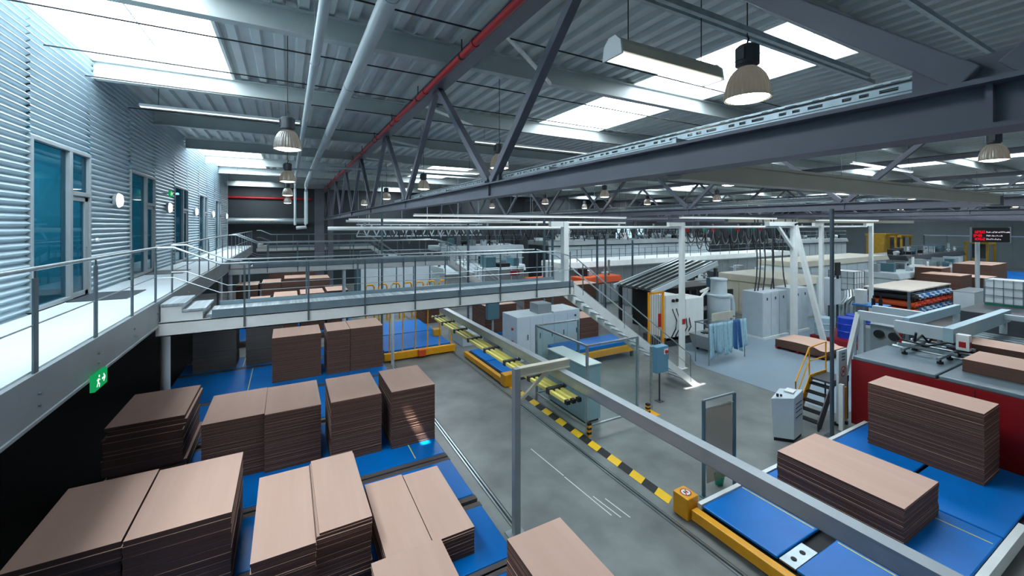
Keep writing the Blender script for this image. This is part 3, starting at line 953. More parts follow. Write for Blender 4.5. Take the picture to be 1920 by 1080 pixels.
# front rows
stack('wide cardboard stack at the lower left, half in the dark under the walkway', -3.5, -2.22, 8.32, 10.43, 1.7, big=0.03, lay=0.075)
stack('wide cardboard stack at the lower left beside the dark one, with rough front edges', -2.18, -0.82, 8.25, 10.32, 1.72, big=0.03, lay=0.08)
stack('cardboard stack in the lower middle, left half of the pair with an offset top board', -0.5, 0.4, 7.33, 9.75, 1.38, big=0.012)
stack('cardboard stack in the lower middle, right half of the pair with an offset top board', 0.42, 1.3, 7.48, 9.85, 1.36, big=0.02, rot=0.0)
q = G(); q.rbox(0.87, 8.68, 0.84, 2.38, 1.37, 1.4, 0.01, 1, 0)
solo(q, 'cardboard_sheet', [CARD, CEDGE], 'loose top board lying on the right half of the lower middle pair', 'board')
stack('low cardboard stack by the blue belt edge, left half of the low pair', 1.46, 2.255, 7.1, 9.34, 0.87, big=0.012)
stack('low cardboard stack by the blue belt edge, right half of the low pair', 2.275, 3.07, 7.08, 9.3, 0.86, big=0.02)
stack('cardboard stack cut by the bottom edge in front of the low pair', 1.2, 2.38, 5.0, 7.02, 0.95, big=0.02)
stack('cardboard stack cut by the bottom edge, left of the one before the low pair', 0.2, 1.17, 4.95, 6.85, 0.85, big=0.02)
stack('tall cardboard stack at the bottom beside the grey support post', 2.76, 3.68, 3.2, 5.2, 2.0, big=0.005)
# second row
stack('dark leaning cardboard stack next to the walkway shadow', -3.65, -2.2, 12.6, 14.75, 1.88, big=0.05, lay=0.09, jit=0.02)
stack('tall cardboard stack right of the dark leaning one', -1.78, -0.51, 11.95, 13.85, 1.8)
stack('tall cardboard stack between the leaning one and the square ones', -0.5, 0.77, 11.85, 13.8, 1.8)
stack('tall square cardboard stack, second from the aisle', 0.98, 2.24, 11.5, 13.35, 1.93)
stack('tall square cardboard stack at the aisle with creased sides', 2.5, 3.72, 11.45, 13.3, 1.92)
q = G(); q.cyl((3.12, 14.14, 0.0), (3.12, 14.14, 4.44), 0.05, 12).box(2.98, 3.26, 14.06, 14.22, 0, 0.02)
solo(q, 'thin_post', LGREY, 'thin pale post between the tall square stack and the joined group', 'post', smooth=True)
# under the bridge
stack('tall cardboard stack under the near bridge, left of the joined group', -0.53, 1.2, 18.45, 20.1, 2.1)
stack('tall cardboard stack under the near bridge, left part of the joined group', 1.42, 2.3, 18.4, 20.0, 2.14)
stack('tall cardboard stack under the near bridge, right part beside the thin leg', 2.32, 3.64, 18.4, 20.05, 2.14)
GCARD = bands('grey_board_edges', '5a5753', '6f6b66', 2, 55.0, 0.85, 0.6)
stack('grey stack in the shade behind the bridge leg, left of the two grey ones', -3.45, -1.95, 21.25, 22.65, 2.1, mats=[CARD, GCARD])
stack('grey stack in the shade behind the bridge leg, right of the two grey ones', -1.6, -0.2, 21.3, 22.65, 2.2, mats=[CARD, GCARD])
# behind the first bridge, tops visible above its deck
conveyor(26.0, 29.6, -3.9, 3.6, 'far blue belt conveyor behind the second bridge', [])
for i, (x0, x1, y0, z) in enumerate(((-1.9, -0.9, 26.5, 2.3), (-0.7, 0.5, 26.4, 2.5), (0.65, 1.9, 26.4, 2.55), (2.05, 3.2, 26.5, 2.6))):
    stack('cardboard stack whose top shows over the near bridge deck, %s from the walkway' % ORD[i], x0, x1, y0, y0 + 1.9, z, lay=0.15, group='far cardboard stacks between the bridges')
for i, (x0, x1, y0, z) in enumerate(((-2.9, -1.7, 31.5, 2.6), (-1.5, -0.4, 31.5, 2.7), (-0.2, 1.2, 31.5, 2.9), (1.3, 2.6, 31.5, 2.8))):
    stack('dark brown stack below the second bridge deck, %s from the walkway' % ORD[i], x0, x1, y0, y0 + 2, z, zb=0, lay=0.2, group='far cardboard stacks between the bridges')
for i, (x0, x1) in enumerate(((-1.3, 0.2), (0.3, 2.0))):
    stack('far pale stack behind the handrails of the second bridge, %s from the walkway' % ORD[i], x0, x1, 38, 40, 3.1, zb=0, lay=0.3, group='far cardboard stacks between the bridges')

# ================================================================== AISLE
for x, lab in ((4.32, 'steel floor rail along the blue conveyors'), (7.42, 'steel floor rail along the hazard stripe')):
    t = thing('floor_rail', lab, 'rail', (x, 12, 0), 'floor rails of the aisle')
    q = G(); q.box(x - 0.05, x + 0.05, -6, 30, 0.0, 0.012); q.build('slot', BLACK, t)
    q = G(); q.box(x - 0.1, x - 0.06, -6, 30, 0.0, 0.02).box(x - 0.02, x + 0.02, -6, 30, 0.012, 0.024); q.build('rail_head', STEEL, t)
g = G()
y = 6.65
k = 0
while y < 14.6:
    y2 = y + 0.42
    g.face([(7.78, y, 0.006), (8.06, y + 0.12, 0.006), (8.06, y2 + 0.12, 0.006), (7.78, y2, 0.006)], k % 2)
    g.face([(7.78, y, 0.0), (8.06, y + 0.12, 0.0), (8.06, y + 0.12, 0.006), (7.78, y, 0.006)], k % 2)
    y = y2
    k += 1
solo(g, 'hazard_stripe', [HYEL, BLACK], 'yellow and black hazard stripe painted on the aisle floor', 'floor marking')
q = G()
for a, b in (((6.2, 10.2), (6.28, 8.7)), ((6.27, 8.65), (6.36, 7.0)), ((6.42, 7.7), (6.5, 6.85)), ((6.62, 7.5), (6.68, 6.75))):
    q.bar((a[0], a[1], 0.003), (b[0], b[1], 0.003), 0.02, 0.005)
solo(q, 'chalk_line', PAPER, 'thin pale scratch lines on the aisle floor', 'floor marking')
# overhead current rail for the transfer car
t = thing('support_post', 'grey post with bracket arm carrying the long overhead rail', 'post', (4.21, 7.52, 0))
q = G(); q.box(4.14, 4.28, 7.45, 7.59, 0.02, 3.5); q.build('upright', ALU, t, bev=0.008)
q = G(); q.box(4.28, 5.55, 7.47, 7.57, 3.33, 3.48).box(4.28, 5.55, 7.45, 7.59, 3.46, 3.5).box(4.28, 5.55, 7.45, 7.59, 3.31, 3.335); q.build('arm', CREAM, t)
q = G(); q.bar((4.25, 7.52, 2.75), (5.0, 7.52, 3.32), 0.06, 0.06); q.build('brace', CREAM, t)
q = G(); q.box(4.02, 4.4, 7.35, 7.69, 0, 0.02); q.build('base_plate', GREY, t)
t = thing('overhead_rail', 'long aluminium rail crossing above the aisle and the right conveyor', 'rail', (5.3, 8, 3.1))
q = G(); q.box(5.25, 5.37, 1.05, 15.6, 3.08, 3.3); q.box(5.22, 5.4, 1.05, 15.6, 3.285, 3.31); q.build('beam', ALU, t)
q = G(); q.box(5.28, 5.34, 1.0, 15.7, 3.05, 3.08); q.build('slide', GREY, t)
t = thing('conductor_rail', 'three yellow conductor bars hanging below the overhead rail', 'conductor', (5.05, 10, 2.95))
for k, x in enumerate((4.9, 5.04, 5.18)):
    q = G(); q.box(x - 0.035, x + 0.035, 6.7, 15.4, 2.93, 3.0); q.build('bar', LEMON, t, bev=0.006)
for y in (7.3, 8.1, 9.3, 10.5, 11.7, 12.9, 14.1, 15.1):
    q = G(); q.box(4.84, 5.24, y - 0.05, y + 0.05, 2.91, 3.035); q.box(5.27, 5.33, y - 0.02, y + 0.02, 2.97, 3.1); q.build('clamp', DGREY, t)
for x in (4.9, 5.04, 5.18):
    q = G(); q.box(x - 0.04, x + 0.04, 6.62, 6.71, 2.925, 3.005); q.build('end_cap', BLACK, t)
# transfer car with yellow rods
t = thing('transfer_car', 'yellow transfer car with blue belts and upright yellow rods in the aisle', 'transfer car', (5.6, 21.5, 0))
q = G(); q.box(4.0, 7.55, 19.85, 20.05, 0.06, 0.4); q.build('bumper', YEL, t, bev=0.02)
q = G(); q.box(4.05, 7.5, 20.1, 26.4, 0.05, 0.3); q.build('chassis', DGREY, t)
for a, b in ((20.3, 23.2), (23.35, 26.3)):
    q = G(); q.box(4.1, 7.45, a, b, 0.3, 0.4); q.build('belt', BLUE, t, bev=0.02)
for k in range(6):
    x = 4.25 + 0.62 * k
    q = G(); q.cyl((x, 20.0, 0.4), (x + 0.06, 20.05, 2.5), 0.03, 8); q.build('rod', YEL, t, smooth=True)
q = G(); q.box(5.6, 5.95, 19.65, 19.85, 0.1, 0.42); q.build('drive_box', ORANGE, t, bev=0.02)
q = G(); q.box(7.05, 7.45, 21.8, 22.2, 0.4, 0.75); q.build('sensor_box', YEL, t, bev=0.02)
q = G()
for x in (4.4, 7.2):
    for y in (20.6, 25.8):
        q.cyl((x - 0.05, y, 0.1), (x + 0.05, y, 0.1), 0.1, 12)
q.build('wheel', BLACK, t, smooth=True)

# ================================================================== RIGHT CONVEYOR AND ITS LOADS
t = thing('belt_conveyor', 'wide blue belt conveyor at the lower right with a yellow front beam', 'conveyor', (11.6, 4.1, 0), 'blue belt conveyors')
q = G(); q.box(7.95, 15.85, 2.35, 5.95, 0.0, 0.26); q.build('frame', BLACK, t)
q = G(); q.box(7.72, 7.9, -3, 5.98, 0.08, 0.3); q.build('front_beam', YEL, t, bev=0.015)
for a, b in ((-3.0, 2.25), (2.45, 4.0), (4.32, 5.88)):
    q = G(); q.box(7.96, 12.3 if a > 0 else 9.5, a, b, 0.3, 0.36); q.build('belt', BLUE, t, bev=0.02)
for a, b in ((2.45, 4.1), (4.18, 5.88)):
    q = G(); q.box(12.34, 15.8, a, b, 0.3, 0.36); q.build('belt', BLUE, t, bev=0.02)
q = G(); q.box(7.95, 15.85, 5.9, 6.0, 0.1, 0.375).box(7.95, 13.2, 2.3, 2.42, 0.1, 0.375); q.build('side_rail', WHITE, t)
for x, a, b in ((9.32, 2.5, 3.95), (9.32, 4.36, 5.85), (11.9, 2.5, 3.3)):
    q = G(); q.box(x, x + 0.025, a, b, 0.36, 0.366); q.build('guide_line', LEMON, t)
q = G(); q.box(7.98, 8.75, 4.02, 4.3, 0.3, 0.335); q.cyl((8.2, 4.16, 0.33), (8.2, 4.16, 0.345), 0.05, 10, m=1).cyl((8.5, 4.16, 0.33), (8.5, 4.16, 0.345), 0.05, 10, m=1); q.build('cover_plate', [STEEL, BLACK], t)
def no_step(g, c, ux, uy, r):
    """ring, bar and two soles in the plane of ux, uy"""
    c, ux, uy = Vector(c), Vector(ux), Vector(uy)
    nz = ux.cross(uy)
    def ring(r0, r1, m, lift, n=28):
        for k in range(n):
            a, b = 2 * PI * k / n, 2 * PI * (k + 1) / n
            p = [c + nz * lift + (ux * math.cos(t_) + uy * math.sin(t_)) * rr for rr, t_ in ((r0, a), (r1, a), (r1, b), (r0, b))]
            g.face(p, m)
    ring(0.0001, r, 0, 0.002)
    ring(r * 0.82, r, 1, 0.004)
    for s in (-1, 1):
        o = c + ux * (0.24 * s * r)
        pts = [o + nz * 0.004 + (ux * (0.16 * math.cos(a)) + uy * (0.42 * math.sin(a))) * r for a in [2 * PI * k / 14 for k in range(14)]]
        g.face(pts, 2)
    d = (ux + uy).normalized()
    e = (ux - uy).normalized()
    g.face([c + nz * 0.006 + d * r * a + e * r * b for a, b in ((-0.85, -0.08), (0.85, -0.08), (0.85, 0.08), (-0.85, 0.08))], 1)
NOSIGN = [PAPER, RED, BLACK]
q = G(); q.box(7.66, 8.02, 6.02, 6.42, 0.02, 0.5)
b_ = thing('corner_box', 'yellow corner box with a no-stepping sign at the end of the right conveyor', 'box', (7.84, 6.22, 0))
q.build('housing', YEL, b_, bev=0.02)
q = G(); no_step(q, (7.84, 6.22, 0.505), (1, 0, 0), (0, 1, 0), 0.12); q.build('sign', NOSIGN, b_)
stack('long low cardboard stack lying on the right blue conveyor', 10.36, 12.1, 3.3, 5.62, 1.06, big=0.012, group='cardboard stacks on the right conveyor')
stack('tall narrow cardboard stack standing against the red machine wall', 14.35, 15.5, 3.15, 5.35, 2.06, big=0.01, group='cardboard stacks on the right conveyor')

SLATE = mat('slate_paint', '6d7f88', 0.35, 0.1, (1.5, 0.12))
# ================================================================== RED MACHINE WITH TRANSFER GANTRY
t = thing('stacker_machine', 'red-sided machine with grey table top at the right edge', 'machine', (17.5, 2, 0))
q = G(); q.box(16.2, 24.5, -8, 6.35, 0, 2.12); q.build('body', DGREY, t)
q = G(); q.box(16.12, 16.2, -8, 6.45, 0.05, 2.14); q.build('side_panel', DRED, t, bev=0.01)
q = G()
for y in (-5, -2, 1.0, 3.7):
    q.box(16.115, 16.125, y - 0.008, y + 0.008, 0.1, 2.1)
q.build('panel_joint', BLACK, t)
y = -7.9
for k, yy in enumerate((-7.9, -5.4, -2.9, -0.4, 2.05, 4.45)):
    q = G(); q.box(16.1, 18.6, yy, yy + (2.42 if k < 4 else 2.35 if k == 4 else 1.95), 2.14, 2.26); q.build('table_plate', SLATE, t, bev=0.03)
q = G(); q.box(18.65, 24.5, -8, 6.4, 2.14, 2.2); q.build('table', DGREY, t)
q = G()
for k in range(14):
    q.cyl((18.8 + 0.4 * k, -7.9, 2.24), (18.8 + 0.4 * k, 6.3, 2.24), 0.05, 8)
q.build('rollers', STEEL, t, smooth=True)
for i, (x0, x1, y0, y1, z, lab) in enumerate(((17.2, 18.7, 2.0, 4.2, 2.62, 'low board stack on the grey machine table at the right edge'), (19.75, 21.0, 1.9, 5.2, 2.6, 'flat board stack further back on the red-sided machine'),
                                 (20.2, 20.9, 5.2, 5.9, 2.55, 'small pale board stack under the lifting frame'))):
    stack(lab, x0, x1, y0, y1, z, zb=2.3 if x0 > 18.9 else 2.265, lay=0.05, group='board stacks on the red machine')
t = thing('transfer_gantry', 'grey lifting frame of steel beams above the red-sided machine', 'gantry', (20, 5.5, 2.2))
q = G(); q.box(18.9, 19.1, 5.05, 6.3, 2.7, 3.12); q.build('beam', LGREY, t, bev=0.01)
q = G(); q.box(18.85, 25.2, 4.8, 5.05, 2.68, 3.14); q.build('beam', BGREY, t, bev=0.01)
q = G(); q.box(19.9, 20.1, 6.38, 7.75, 2.75, 3.1); q.build('beam', LGREY, t, bev=0.01)
q = G(); q.box(21.7, 21.9, 6.38, 7.95, 2.8, 3.1); q.build('beam', LGREY, t, bev=0.01)
q = G(); q.box(19.9, 25.2, 6.2, 6.38, 2.75, 3.1); q.build('beam', BGREY, t, bev=0.01)
for y in (1.6, 3.0):
    q = G(); q.box(24.2, 24.36, y - 2.6, y + 2.0, 2.86 - 0.3 * (y < 2), 3.06 - 0.3 * (y < 2)); q.build('rail', LGREY, t, bev=0.01)
for x, y in ((24.9, 4.95), (24.9, 6.25), (21.8, 7.85), (20.0, 7.65)):
    q = G(); q.box(x - 0.09, x + 0.09, y - 0.09, y + 0.09, 0.0 if y > 7 else 2.2, 2.75); q.build('leg', LGREY, t)
q = G(); q.bar((20.0, 7.75, 3.0), (18.9, 7.9, 0.05), 0.16, 0.16); q.build('brace', WHITE, t)
for x0, x1, y0, y1, z0, z1 in ((17.3, 19.5, 4.7, 4.78, 2.4, 2.47), (17.6, 19.9, 5.62, 5.7, 2.4, 2.47), (18.0, 18.09, 4.5, 5.9, 2.47, 2.54), (19.2, 19.29, 4.4, 5.9, 2.47, 2.54)):
    q = G(); q.box(x0, x1, y0, y1, z0, z1); q.build('gripper_bar', STEEL, t)
for x, y in ((18.96, 5.15), (18.96, 5.95), (19.9, 5.6)):
    q = G(); q.box(x - 0.05, x + 0.05, y - 0.05, y + 0.05, 2.5, 2.8); q.build('gripper_post', STEEL, t)
q = G(); q.box(18.85, 19.1, 4.45, 4.75, 2.5, 3.0); q.build('lift_motor', WHITE, t, bev=0.01)
q = G(); q.box(18.9, 19.05, 4.44, 4.45, 2.6, 2.78).box(18.84, 18.85, 4.52, 4.68, 2.6, 2.78); q.build('warning_plate', RED, t)
for x, y in ((17.5, 4.74), (18.3, 4.74), (19.0, 4.74), (17.8, 5.66), (18.6, 5.66), (19.4, 5.66)):
    q = G(); q.cyl((x, y, 2.33), (x, y, 2.4), 0.03, 8); q.cyl((x, y, 2.27), (x, y, 2.33), 0.08, 10); q.build('suction_cup', BLACK, t, smooth=True)
q = G(); q.tube([(18.2, 5.5, 2.95), (18.4, 5.6, 2.6), (18.7, 5.5, 2.8), (18.9, 5.4, 2.55), (19.2, 5.3, 2.85)], 0.035, 8); q.build('hose', BLACK, t, smooth=True)
q = G(); q.tube([(18.85, 6.3, 2.8), (18.3, 5.9, 2.62), (18.1, 5.2, 2.6), (18.6, 4.9, 2.7)], 0.03, 8); q.build('hose', BLACK, t, smooth=True)
t = thing('drive_unit', 'grey drive unit with round pulleys behind the red-sided machine', 'machine', (21.2, 7.1, 0))
q = G(); q.box(20.3, 21.6, 6.5, 7.5, 0, 2.6); q.build('body', GREY, t, bev=0.02)
for y in (6.75, 7.2):
    q = G(); q.cyl((20.2, y, 2.25), (20.32, y, 2.25), 0.16, 16); q.build('pulley', BLACK, t, smooth=True)
q = G(); q.box(20.25, 20.3, 6.52, 6.6, 1.9, 2.5); q.build('switch_strip', RED, t)
t = thing('tray_stand', 'blue-topped stand behind the lifting frame', 'stand', (23, 8.5, 0))
q = G(); q.box(22.55, 23.6, 7.95, 9.0, 2.86, 2.93); q.build('tray', PBLUE2, t, bev=0.01)
for x in (22.65, 23.5):
    for y in (8.05, 8.9):
        q = G(); q.box(x - 0.04, x + 0.04, y - 0.04, y + 0.04, 0, 2.86); q.build('leg', GREY, t)
q = G(); q.box(22.7, 23.45, 8.1, 8.85, 0.8, 1.9); q.build('pump_housing', GREY, t, bev=0.03)
q = G(); q.box(22.6, 22.95, 8.55, 8.9, 2.93, 3.6); solo(q, 'canister', PAPER, 'white canister standing on the blue-topped stand', 'canister', bev=0.03)
for i, y in enumerate((8.05, 8.3)):
    q = G(); q.cyl((22.8, y, 2.93), (22.8, y, 3.25), 0.07, 12).cyl((22.8, y, 3.25), (22.8, y, 3.38), 0.03, 8)
    solo(q, 'bottle', BLACK, 'dark bottle on the blue-topped stand, ' + ('farther from' if i == 0 else 'nearer') + ' the white canister', 'bottle', 'bottles on the blue-topped stand', smooth=True)
# sign panel, safety light curtain, stairs, control cabinet
t = thing('sign_panel', 'tall white panel with a no-stepping sign beside the red machine wall', 'panel', (15.8, 6.6, 0))
q = G(); q.box(15.55, 16.1, 6.55, 6.62, 0.1, 2.45); q.build('board', LGREY, t, bev=0.005)
q = G(); no_step(q, (15.83, 6.546, 1.75), (1, 0, 0), (0, 0, 1), 0.17); q.build('round_sign', NOSIGN, t)
q = G()
for z in (2.12, 2.22, 2.32):
    q.box(15.75, 15.95, 6.543, 6.55, z - 0.02, z + 0.03)
for z in (0.5, 0.7, 0.9, 1.1):
    q.box(15.85, 16.0, 6.543, 6.55, z, z + 0.12)
q.build('lettering', TEAL, t)
q = G(); q.box(15.6, 15.7, 6.5, 6.7, 0, 0.1).box(15.95, 16.05, 6.5, 6.7, 0, 0.1); q.build('foot', BLACK, t)
t = thing('light_curtain', 'slim white and yellow safety light curtain beside the thin dark post', 'sensor', (15.3, 6.35, 0))
q = G(); q.box(15.22, 15.34, 6.3, 6.42, 0.05, 1.5); q.build('bar', WHITE, t, bev=0.01)
q = G(); q.box(15.37, 15.47, 6.3, 6.42, 0.4, 1.4); q.build('receiver', YEL, t, bev=0.01)
q = G(); q.box(15.2, 15.5, 6.25, 6.47, 0, 0.05); q.build('foot', GREY, t)
t = thing('step_platform', 'black steps with yellow handrails between the grey control cabinet and the sign panel', 'steps', (15.3, 6.9, 0))
for k in range(5):
    q = G(); q.box(14.66 + 0.19 * k, 14.9 + 0.19 * k, 6.72, 7.35, 0.24 * k + 0.2, 0.24 * k + 0.24); q.build('tread', BLACK, t)
q = G(); q.box(15.55, 16.6, 6.72, 7.35, 1.3, 1.36); q.build('platform', DGREY, t)
for y in (6.7, 7.35):
    q = G(); q.prism([(14.6, 0.05), (14.6, 0.3), (15.5, 1.44), (16.6, 1.44), (16.6, 1.24), (15.65, 1.24), (14.8, 0.05)], 'y', y, y + 0.03); q.build('stringer', YEL if y > 7 else DGREY, t)
    q = G(); q.box(14.62, 14.68, y, y + 0.03, 0, 0.1).box(16.5, 16.56, y, y + 0.03, 0, 1.24); q.build('support', DGREY, t)
y = 7.38
q = G(); q.tube([(14.66, y, 0.3), (14.66, y, 1.35), (15.5, y, 2.35), (16.6, y, 2.4), (16.6, y, 1.35)], 0.026, 8); q.build('handrail', YEL, t, smooth=True)
q = G(); q.tube([(14.66, y, 0.85), (15.5, y, 1.9), (16.6, y, 1.9)], 0.022, 8); q.tube([(15.5, y, 1.4), (15.5, y, 2.35)], 0.022, 8); q.build('middle_rail', YEL, t, smooth=True)
t = thing('control_cabinet', 'light grey control cabinet with sloping top standing near the glass screen', 'cabinet', (13.3, 7.1, 0))
q = G(); q.hexa([(12.86, 7.1, 0.1), (13.23, 6.7, 0.1), (13.95, 6.82, 0.1), (13.6, 7.3, 0.1), (12.78, 7.12, 1.28), (13.23, 6.7, 1.34), (13.98, 6.82, 1.42), (13.6, 7.32, 1.36)]); q.build('body', LGREY, t, bev=0.015)
q = G(); q.hexa([(12.9, 7.1, 0), (13.24, 6.74, 0), (13.9, 6.84, 0), (13.58, 7.28, 0), (12.9, 7.1, 0.1), (13.24, 6.74, 0.1), (13.9, 6.84, 0.1), (13.58, 7.28, 0.1)]); q.build('plinth', BLACK, t)
q = G()
for z in (1.12, 1.0, 0.88, 0.72):
    q.bar((13.35, 6.712, z), (13.85, 6.795, z), 0.01, 0.02)
q.build('vent', DGREY, t)
q = G(); q.cyl((13.0, 7.05, 1.32), (13.0, 7.05, 1.4), 0.035, 10).cyl((13.1, 7.0, 1.32), (13.1, 7.0, 1.38), 0.03, 10); q.build('button', BLACK, t)
q = G(); q.rbox(13.6, 7.0, 0.34, 0.25, 1.39, 1.415, 0.2); solo(q, 'paper', PAPER, 'white papers lying on the grey control cabinet', 'paper')
t = thing('glass_screen', 'clear safety screen between two dark posts behind the overhead rail', 'screen', (9.2, 6.4, 0))
for x, y, z in ((8.73, 6.42, 2.3), (9.7, 6.28, 2.36)):
    q = G(); q.box(x - 0.03, x + 0.03, y - 0.03, y + 0.03, 0.02, z); q.box(x - 0.07, x + 0.07, y - 0.07, y + 0.07, 0, 0.02); q.build('post', TEAL, t)
q = G(); q.bar((8.73, 6.42, 2.3), (9.7, 6.28, 2.36), 0.04, 0.04); q.bar((8.73, 6.42, 2.08), (9.7, 6.28, 2.14), 0.02, 0.02); q.build('top_bar', GREY, t)
q = G(); q.bar((8.77, 6.415, 1.2), (9.66, 6.285, 1.26), 0.012, 1.8); q.build('pane', FROST, t)
t = thing('bucket', 'small teal bucket at the foot of the clear safety screen', 'bucket', (9.55, 6.5, 0))
q = G(); q.lathe((9.5, 6.55, 0), [(0.0, 0.0), (0.09, 0.0), (0.13, 0.24), (0.12, 0.24), (0.085, 0.02), (0.0, 0.02)], 20); q.build('body', GREENP, t, smooth=True)
q = G(); q.tube([(9.5 + 0.13 * math.cos(a), 6.55, 0.23 + 0.1 * math.sin(a)) for a in [PI * k / 8 for k in range(9)]], 0.006, 6); q.build('handle', STEEL, t)

# ================================================================== FENCED CABINETS IN THE MIDDLE
t = thing('safety_fence', 'tall safety fence with clear panels around the pale blue cabinet', 'fence', (8.2, 11.6, 0))
P4 = [(8.14, 10.05), (8.14, 13.0), (10.1, 13.0), (10.27, 10.05), (8.14, 13.0)]
for i, (x, y) in enumerate(((8.14, 10.05), (8.14, 13.0), (10.1, 13.0), (10.27, 10.05), (11.3, 10.4))):
    q = G(); q.box(x - 0.035, x + 0.035, y - 0.035, y + 0.035, 0.0, 2.78 if i < 4 else 2.2); q.build('post', GALV, t)
for a, b in (((8.14, 10.05), (8.14, 13.0)), ((8.14, 13.0), (10.1, 13.0)), ((8.14, 10.05), (10.27, 10.05))):
    q = G(); q.bar((*a, 2.75), (*b, 2.75), 0.06, 0.06); q.build('rail', GALV, t)
    q = G(); q.bar((*a, 0.25), (*b, 0.25), 0.05, 0.05); q.build('rail', GALV, t)
    q = G(); q.bar((*a, 1.5), (*b, 1.5), 0.008, 2.4); q.build('panel', PGLASS, t)
for x, y in ((8.14, 10.0),):
    q = G()
    for k in range(6):
        q.box(x - 0.06, x + 0.06, y - 0.1, y - 0.02, 0.0 + k * 0.07, 0.07 + k * 0.07, k % 2)
    q.build('striped_bumper', [YEL, BLACK], t)
t = thing('bumper_post', 'small yellow and black striped bumper post on the floor near the stairs', 'post', (10.9, 10.15, 0))
q = G()
for k in range(6):
    q.box(10.82, 10.94, 10.1, 10.22, k * 0.06, k * 0.06 + 0.06, k % 2)
q.build('post', [YEL, BLACK], t)
q = G(); q.box(10.6, 11.2, 9.9, 10.4, 0, 0.01); q.build('base', YEL, t)
t = thing('electrical_cabinet', 'low pale blue cabinet with white top behind the fence corner', 'cabinet', (8.9, 11.6, 0))
q = G(); q.box(8.5, 9.15, 10.6, 12.75, 0.08, 1.88); q.build('body', BGREY, t, bev=0.01)
q = G(); q.box(8.47, 9.18, 10.57, 12.78, 1.88, 1.92); q.build('lid', WHITE, t, bev=0.01)
q = G(); q.box(8.55, 9.1, 10.65, 12.7, 0, 0.08); q.build('plinth', BLACK, t)
for y in (10.62, 11.34, 12.06):
    q = G(); q.box(8.485, 8.5, y + 0.02, y + 0.67, 0.15, 1.82); d = q.build('door', BGREY, t)
    q = G(); q.box(8.46, 8.485, y + 0.55, y + 0.58, 0.95, 1.15); q.build('handle', DGREY, d)
t = thing('electrical_cabinet', 'large white switch cabinet behind the fence with red buttons on its side', 'cabinet', (11, 17, 0))
q = G(); q.box(9.5, 11.6, 16.9, 18.4, 0.0, 2.12).box(11.6, 13.2, 16.9, 18.4, 0.0, 2.2); q.build('body', LGREY, t, bev=0.012)
for x in (9.52, 10.22, 10.92, 11.62, 12.42):
    q = G(); q.box(x + 0.01, x + (0.67 if x < 11.6 else 0.76), 16.885, 16.9, 0.15, 2.08); d = q.build('door', LGREY, t)
    q = G(); q.box(x + 0.55, x + 0.59, 16.86, 16.885, 1.0, 1.25); q.build('handle', DGREY, d)
q = G(); q.cyl((9.44, 17.3, 1.5), (9.5, 17.3, 1.5), 0.06, 12).cyl((9.44, 17.3, 0.9), (9.5, 17.3, 0.9), 0.06, 12); q.build('button', RED, t)
q = G(); q.cyl((12.9, 16.88, 1.9), (12.9, 16.84, 1.9), 0.05, 10).cyl((12.9, 16.88, 1.65), (12.9, 16.84, 1.65), 0.05, 10); q.build('dial', BLACK, t)
q = G(); q.box(10.8, 11.6, 17.1, 17.9, 2.12, 2.6); q.build('cooling_unit', GREY, t, bev=0.015)
t = thing('switch_box', 'blue-grey switch box on a thin pole with a red button at the fence corner', 'switch box', (12.1, 11.0, 0))
q = G(); q.box(11.75, 12.35, 10.55, 10.85, 1.1, 2.05); q.build('housing', BGREY2, t, bev=0.01)
q = G(); q.cyl((12.05, 10.7, 0.0), (12.05, 10.7, 1.1), 0.03, 8).box(11.93, 12.17, 10.58, 10.82, 0, 0.015); q.build('pole', DGREY, t)
q = G(); q.cyl((12.22, 10.54, 1.85), (12.22, 10.49, 1.85), 0.06, 12); q.build('button', RED, t)
q = G(); q.box(12.12, 12.32, 10.54, 10.55, 1.75, 1.95); q.build('button_plate', PAPER, t)
# conveyors further up the right of the aisle
t = thing('belt_conveyor', 'short blue belt conveyor with yellow edge below the conductor bars', 'conveyor', (8.2, 16.8, 0), 'blue belt conveyors')
q = G(); q.box(7.85, 9.2, 14.95, 18.8, 0.0, 0.28); q.build('frame', DGREY, t)
q = G(); q.box(7.62, 7.8, 14.9, 18.9, 0.06, 0.28); q.build('front_beam', YEL, t, bev=0.015)
q = G(); q.box(7.6, 8.1, 14.5, 14.9, 0.02, 0.5); q.build('corner_box', YEL, t, bev=0.03)
for a, b in ((15.0, 16.8), (16.9, 18.7)):
    q = G(); q.box(7.88, 9.15, a, b, 0.28, 0.36); q.build('belt', BLUE, t, bev=0.02)
t = thing('belt_conveyor', 'blue and orange conveyor seen through the fence beside the stairs', 'conveyor', (12.5, 15.0, 0), 'blue belt conveyors')
q = G(); q.box(11.0, 15.2, 14.9, 16.4, 0.3, 0.62); q.build('frame', YEL, t, bev=0.03)
q = G(); q.box(10.9, 15.0, 15.0, 16.4, 0.62, 0.8); q.build('belt', BLUE, t, bev=0.02)
for x in (11.2, 15.0):
    q = G(); q.box(x - 0.06, x + 0.06, 15.0, 15.12, 0, 0.3); q.build('leg', DGREY, t)
t = thing('belt_conveyor', 'grey conveyor with a blue belt end beyond the overhead rail', 'conveyor', (9.6, 21, 0), 'blue belt conveyors')
q = G(); q.box(8.2, 9.4, 20.5, 22.7, 0.0, 0.55); q.build('frame', LGREY, t)
q = G(); q.box(9.4, 12.0, 20.6, 22.7, 0.0, 0.3); q.build('base', GREY, t)
q = G(); q.box(9.5, 12.0, 20.6, 22.7, 0.3, 0.45); q.build('belt', BLUE, t, bev=0.02)
stack('brown stack behind the white switch cabinet, topped with pale boards', 9.6, 11.6, 20.7, 22.5, 2.0, zb=0.455, lay=0.1, group='stacks behind the switch cabinet')
stack('dark brown stack near the orange machine under the bridge', 7.9, 9.0, 26.5, 28.5, 2.2, zb=0.0, lay=0.1, group='stacks behind the switch cabinet')
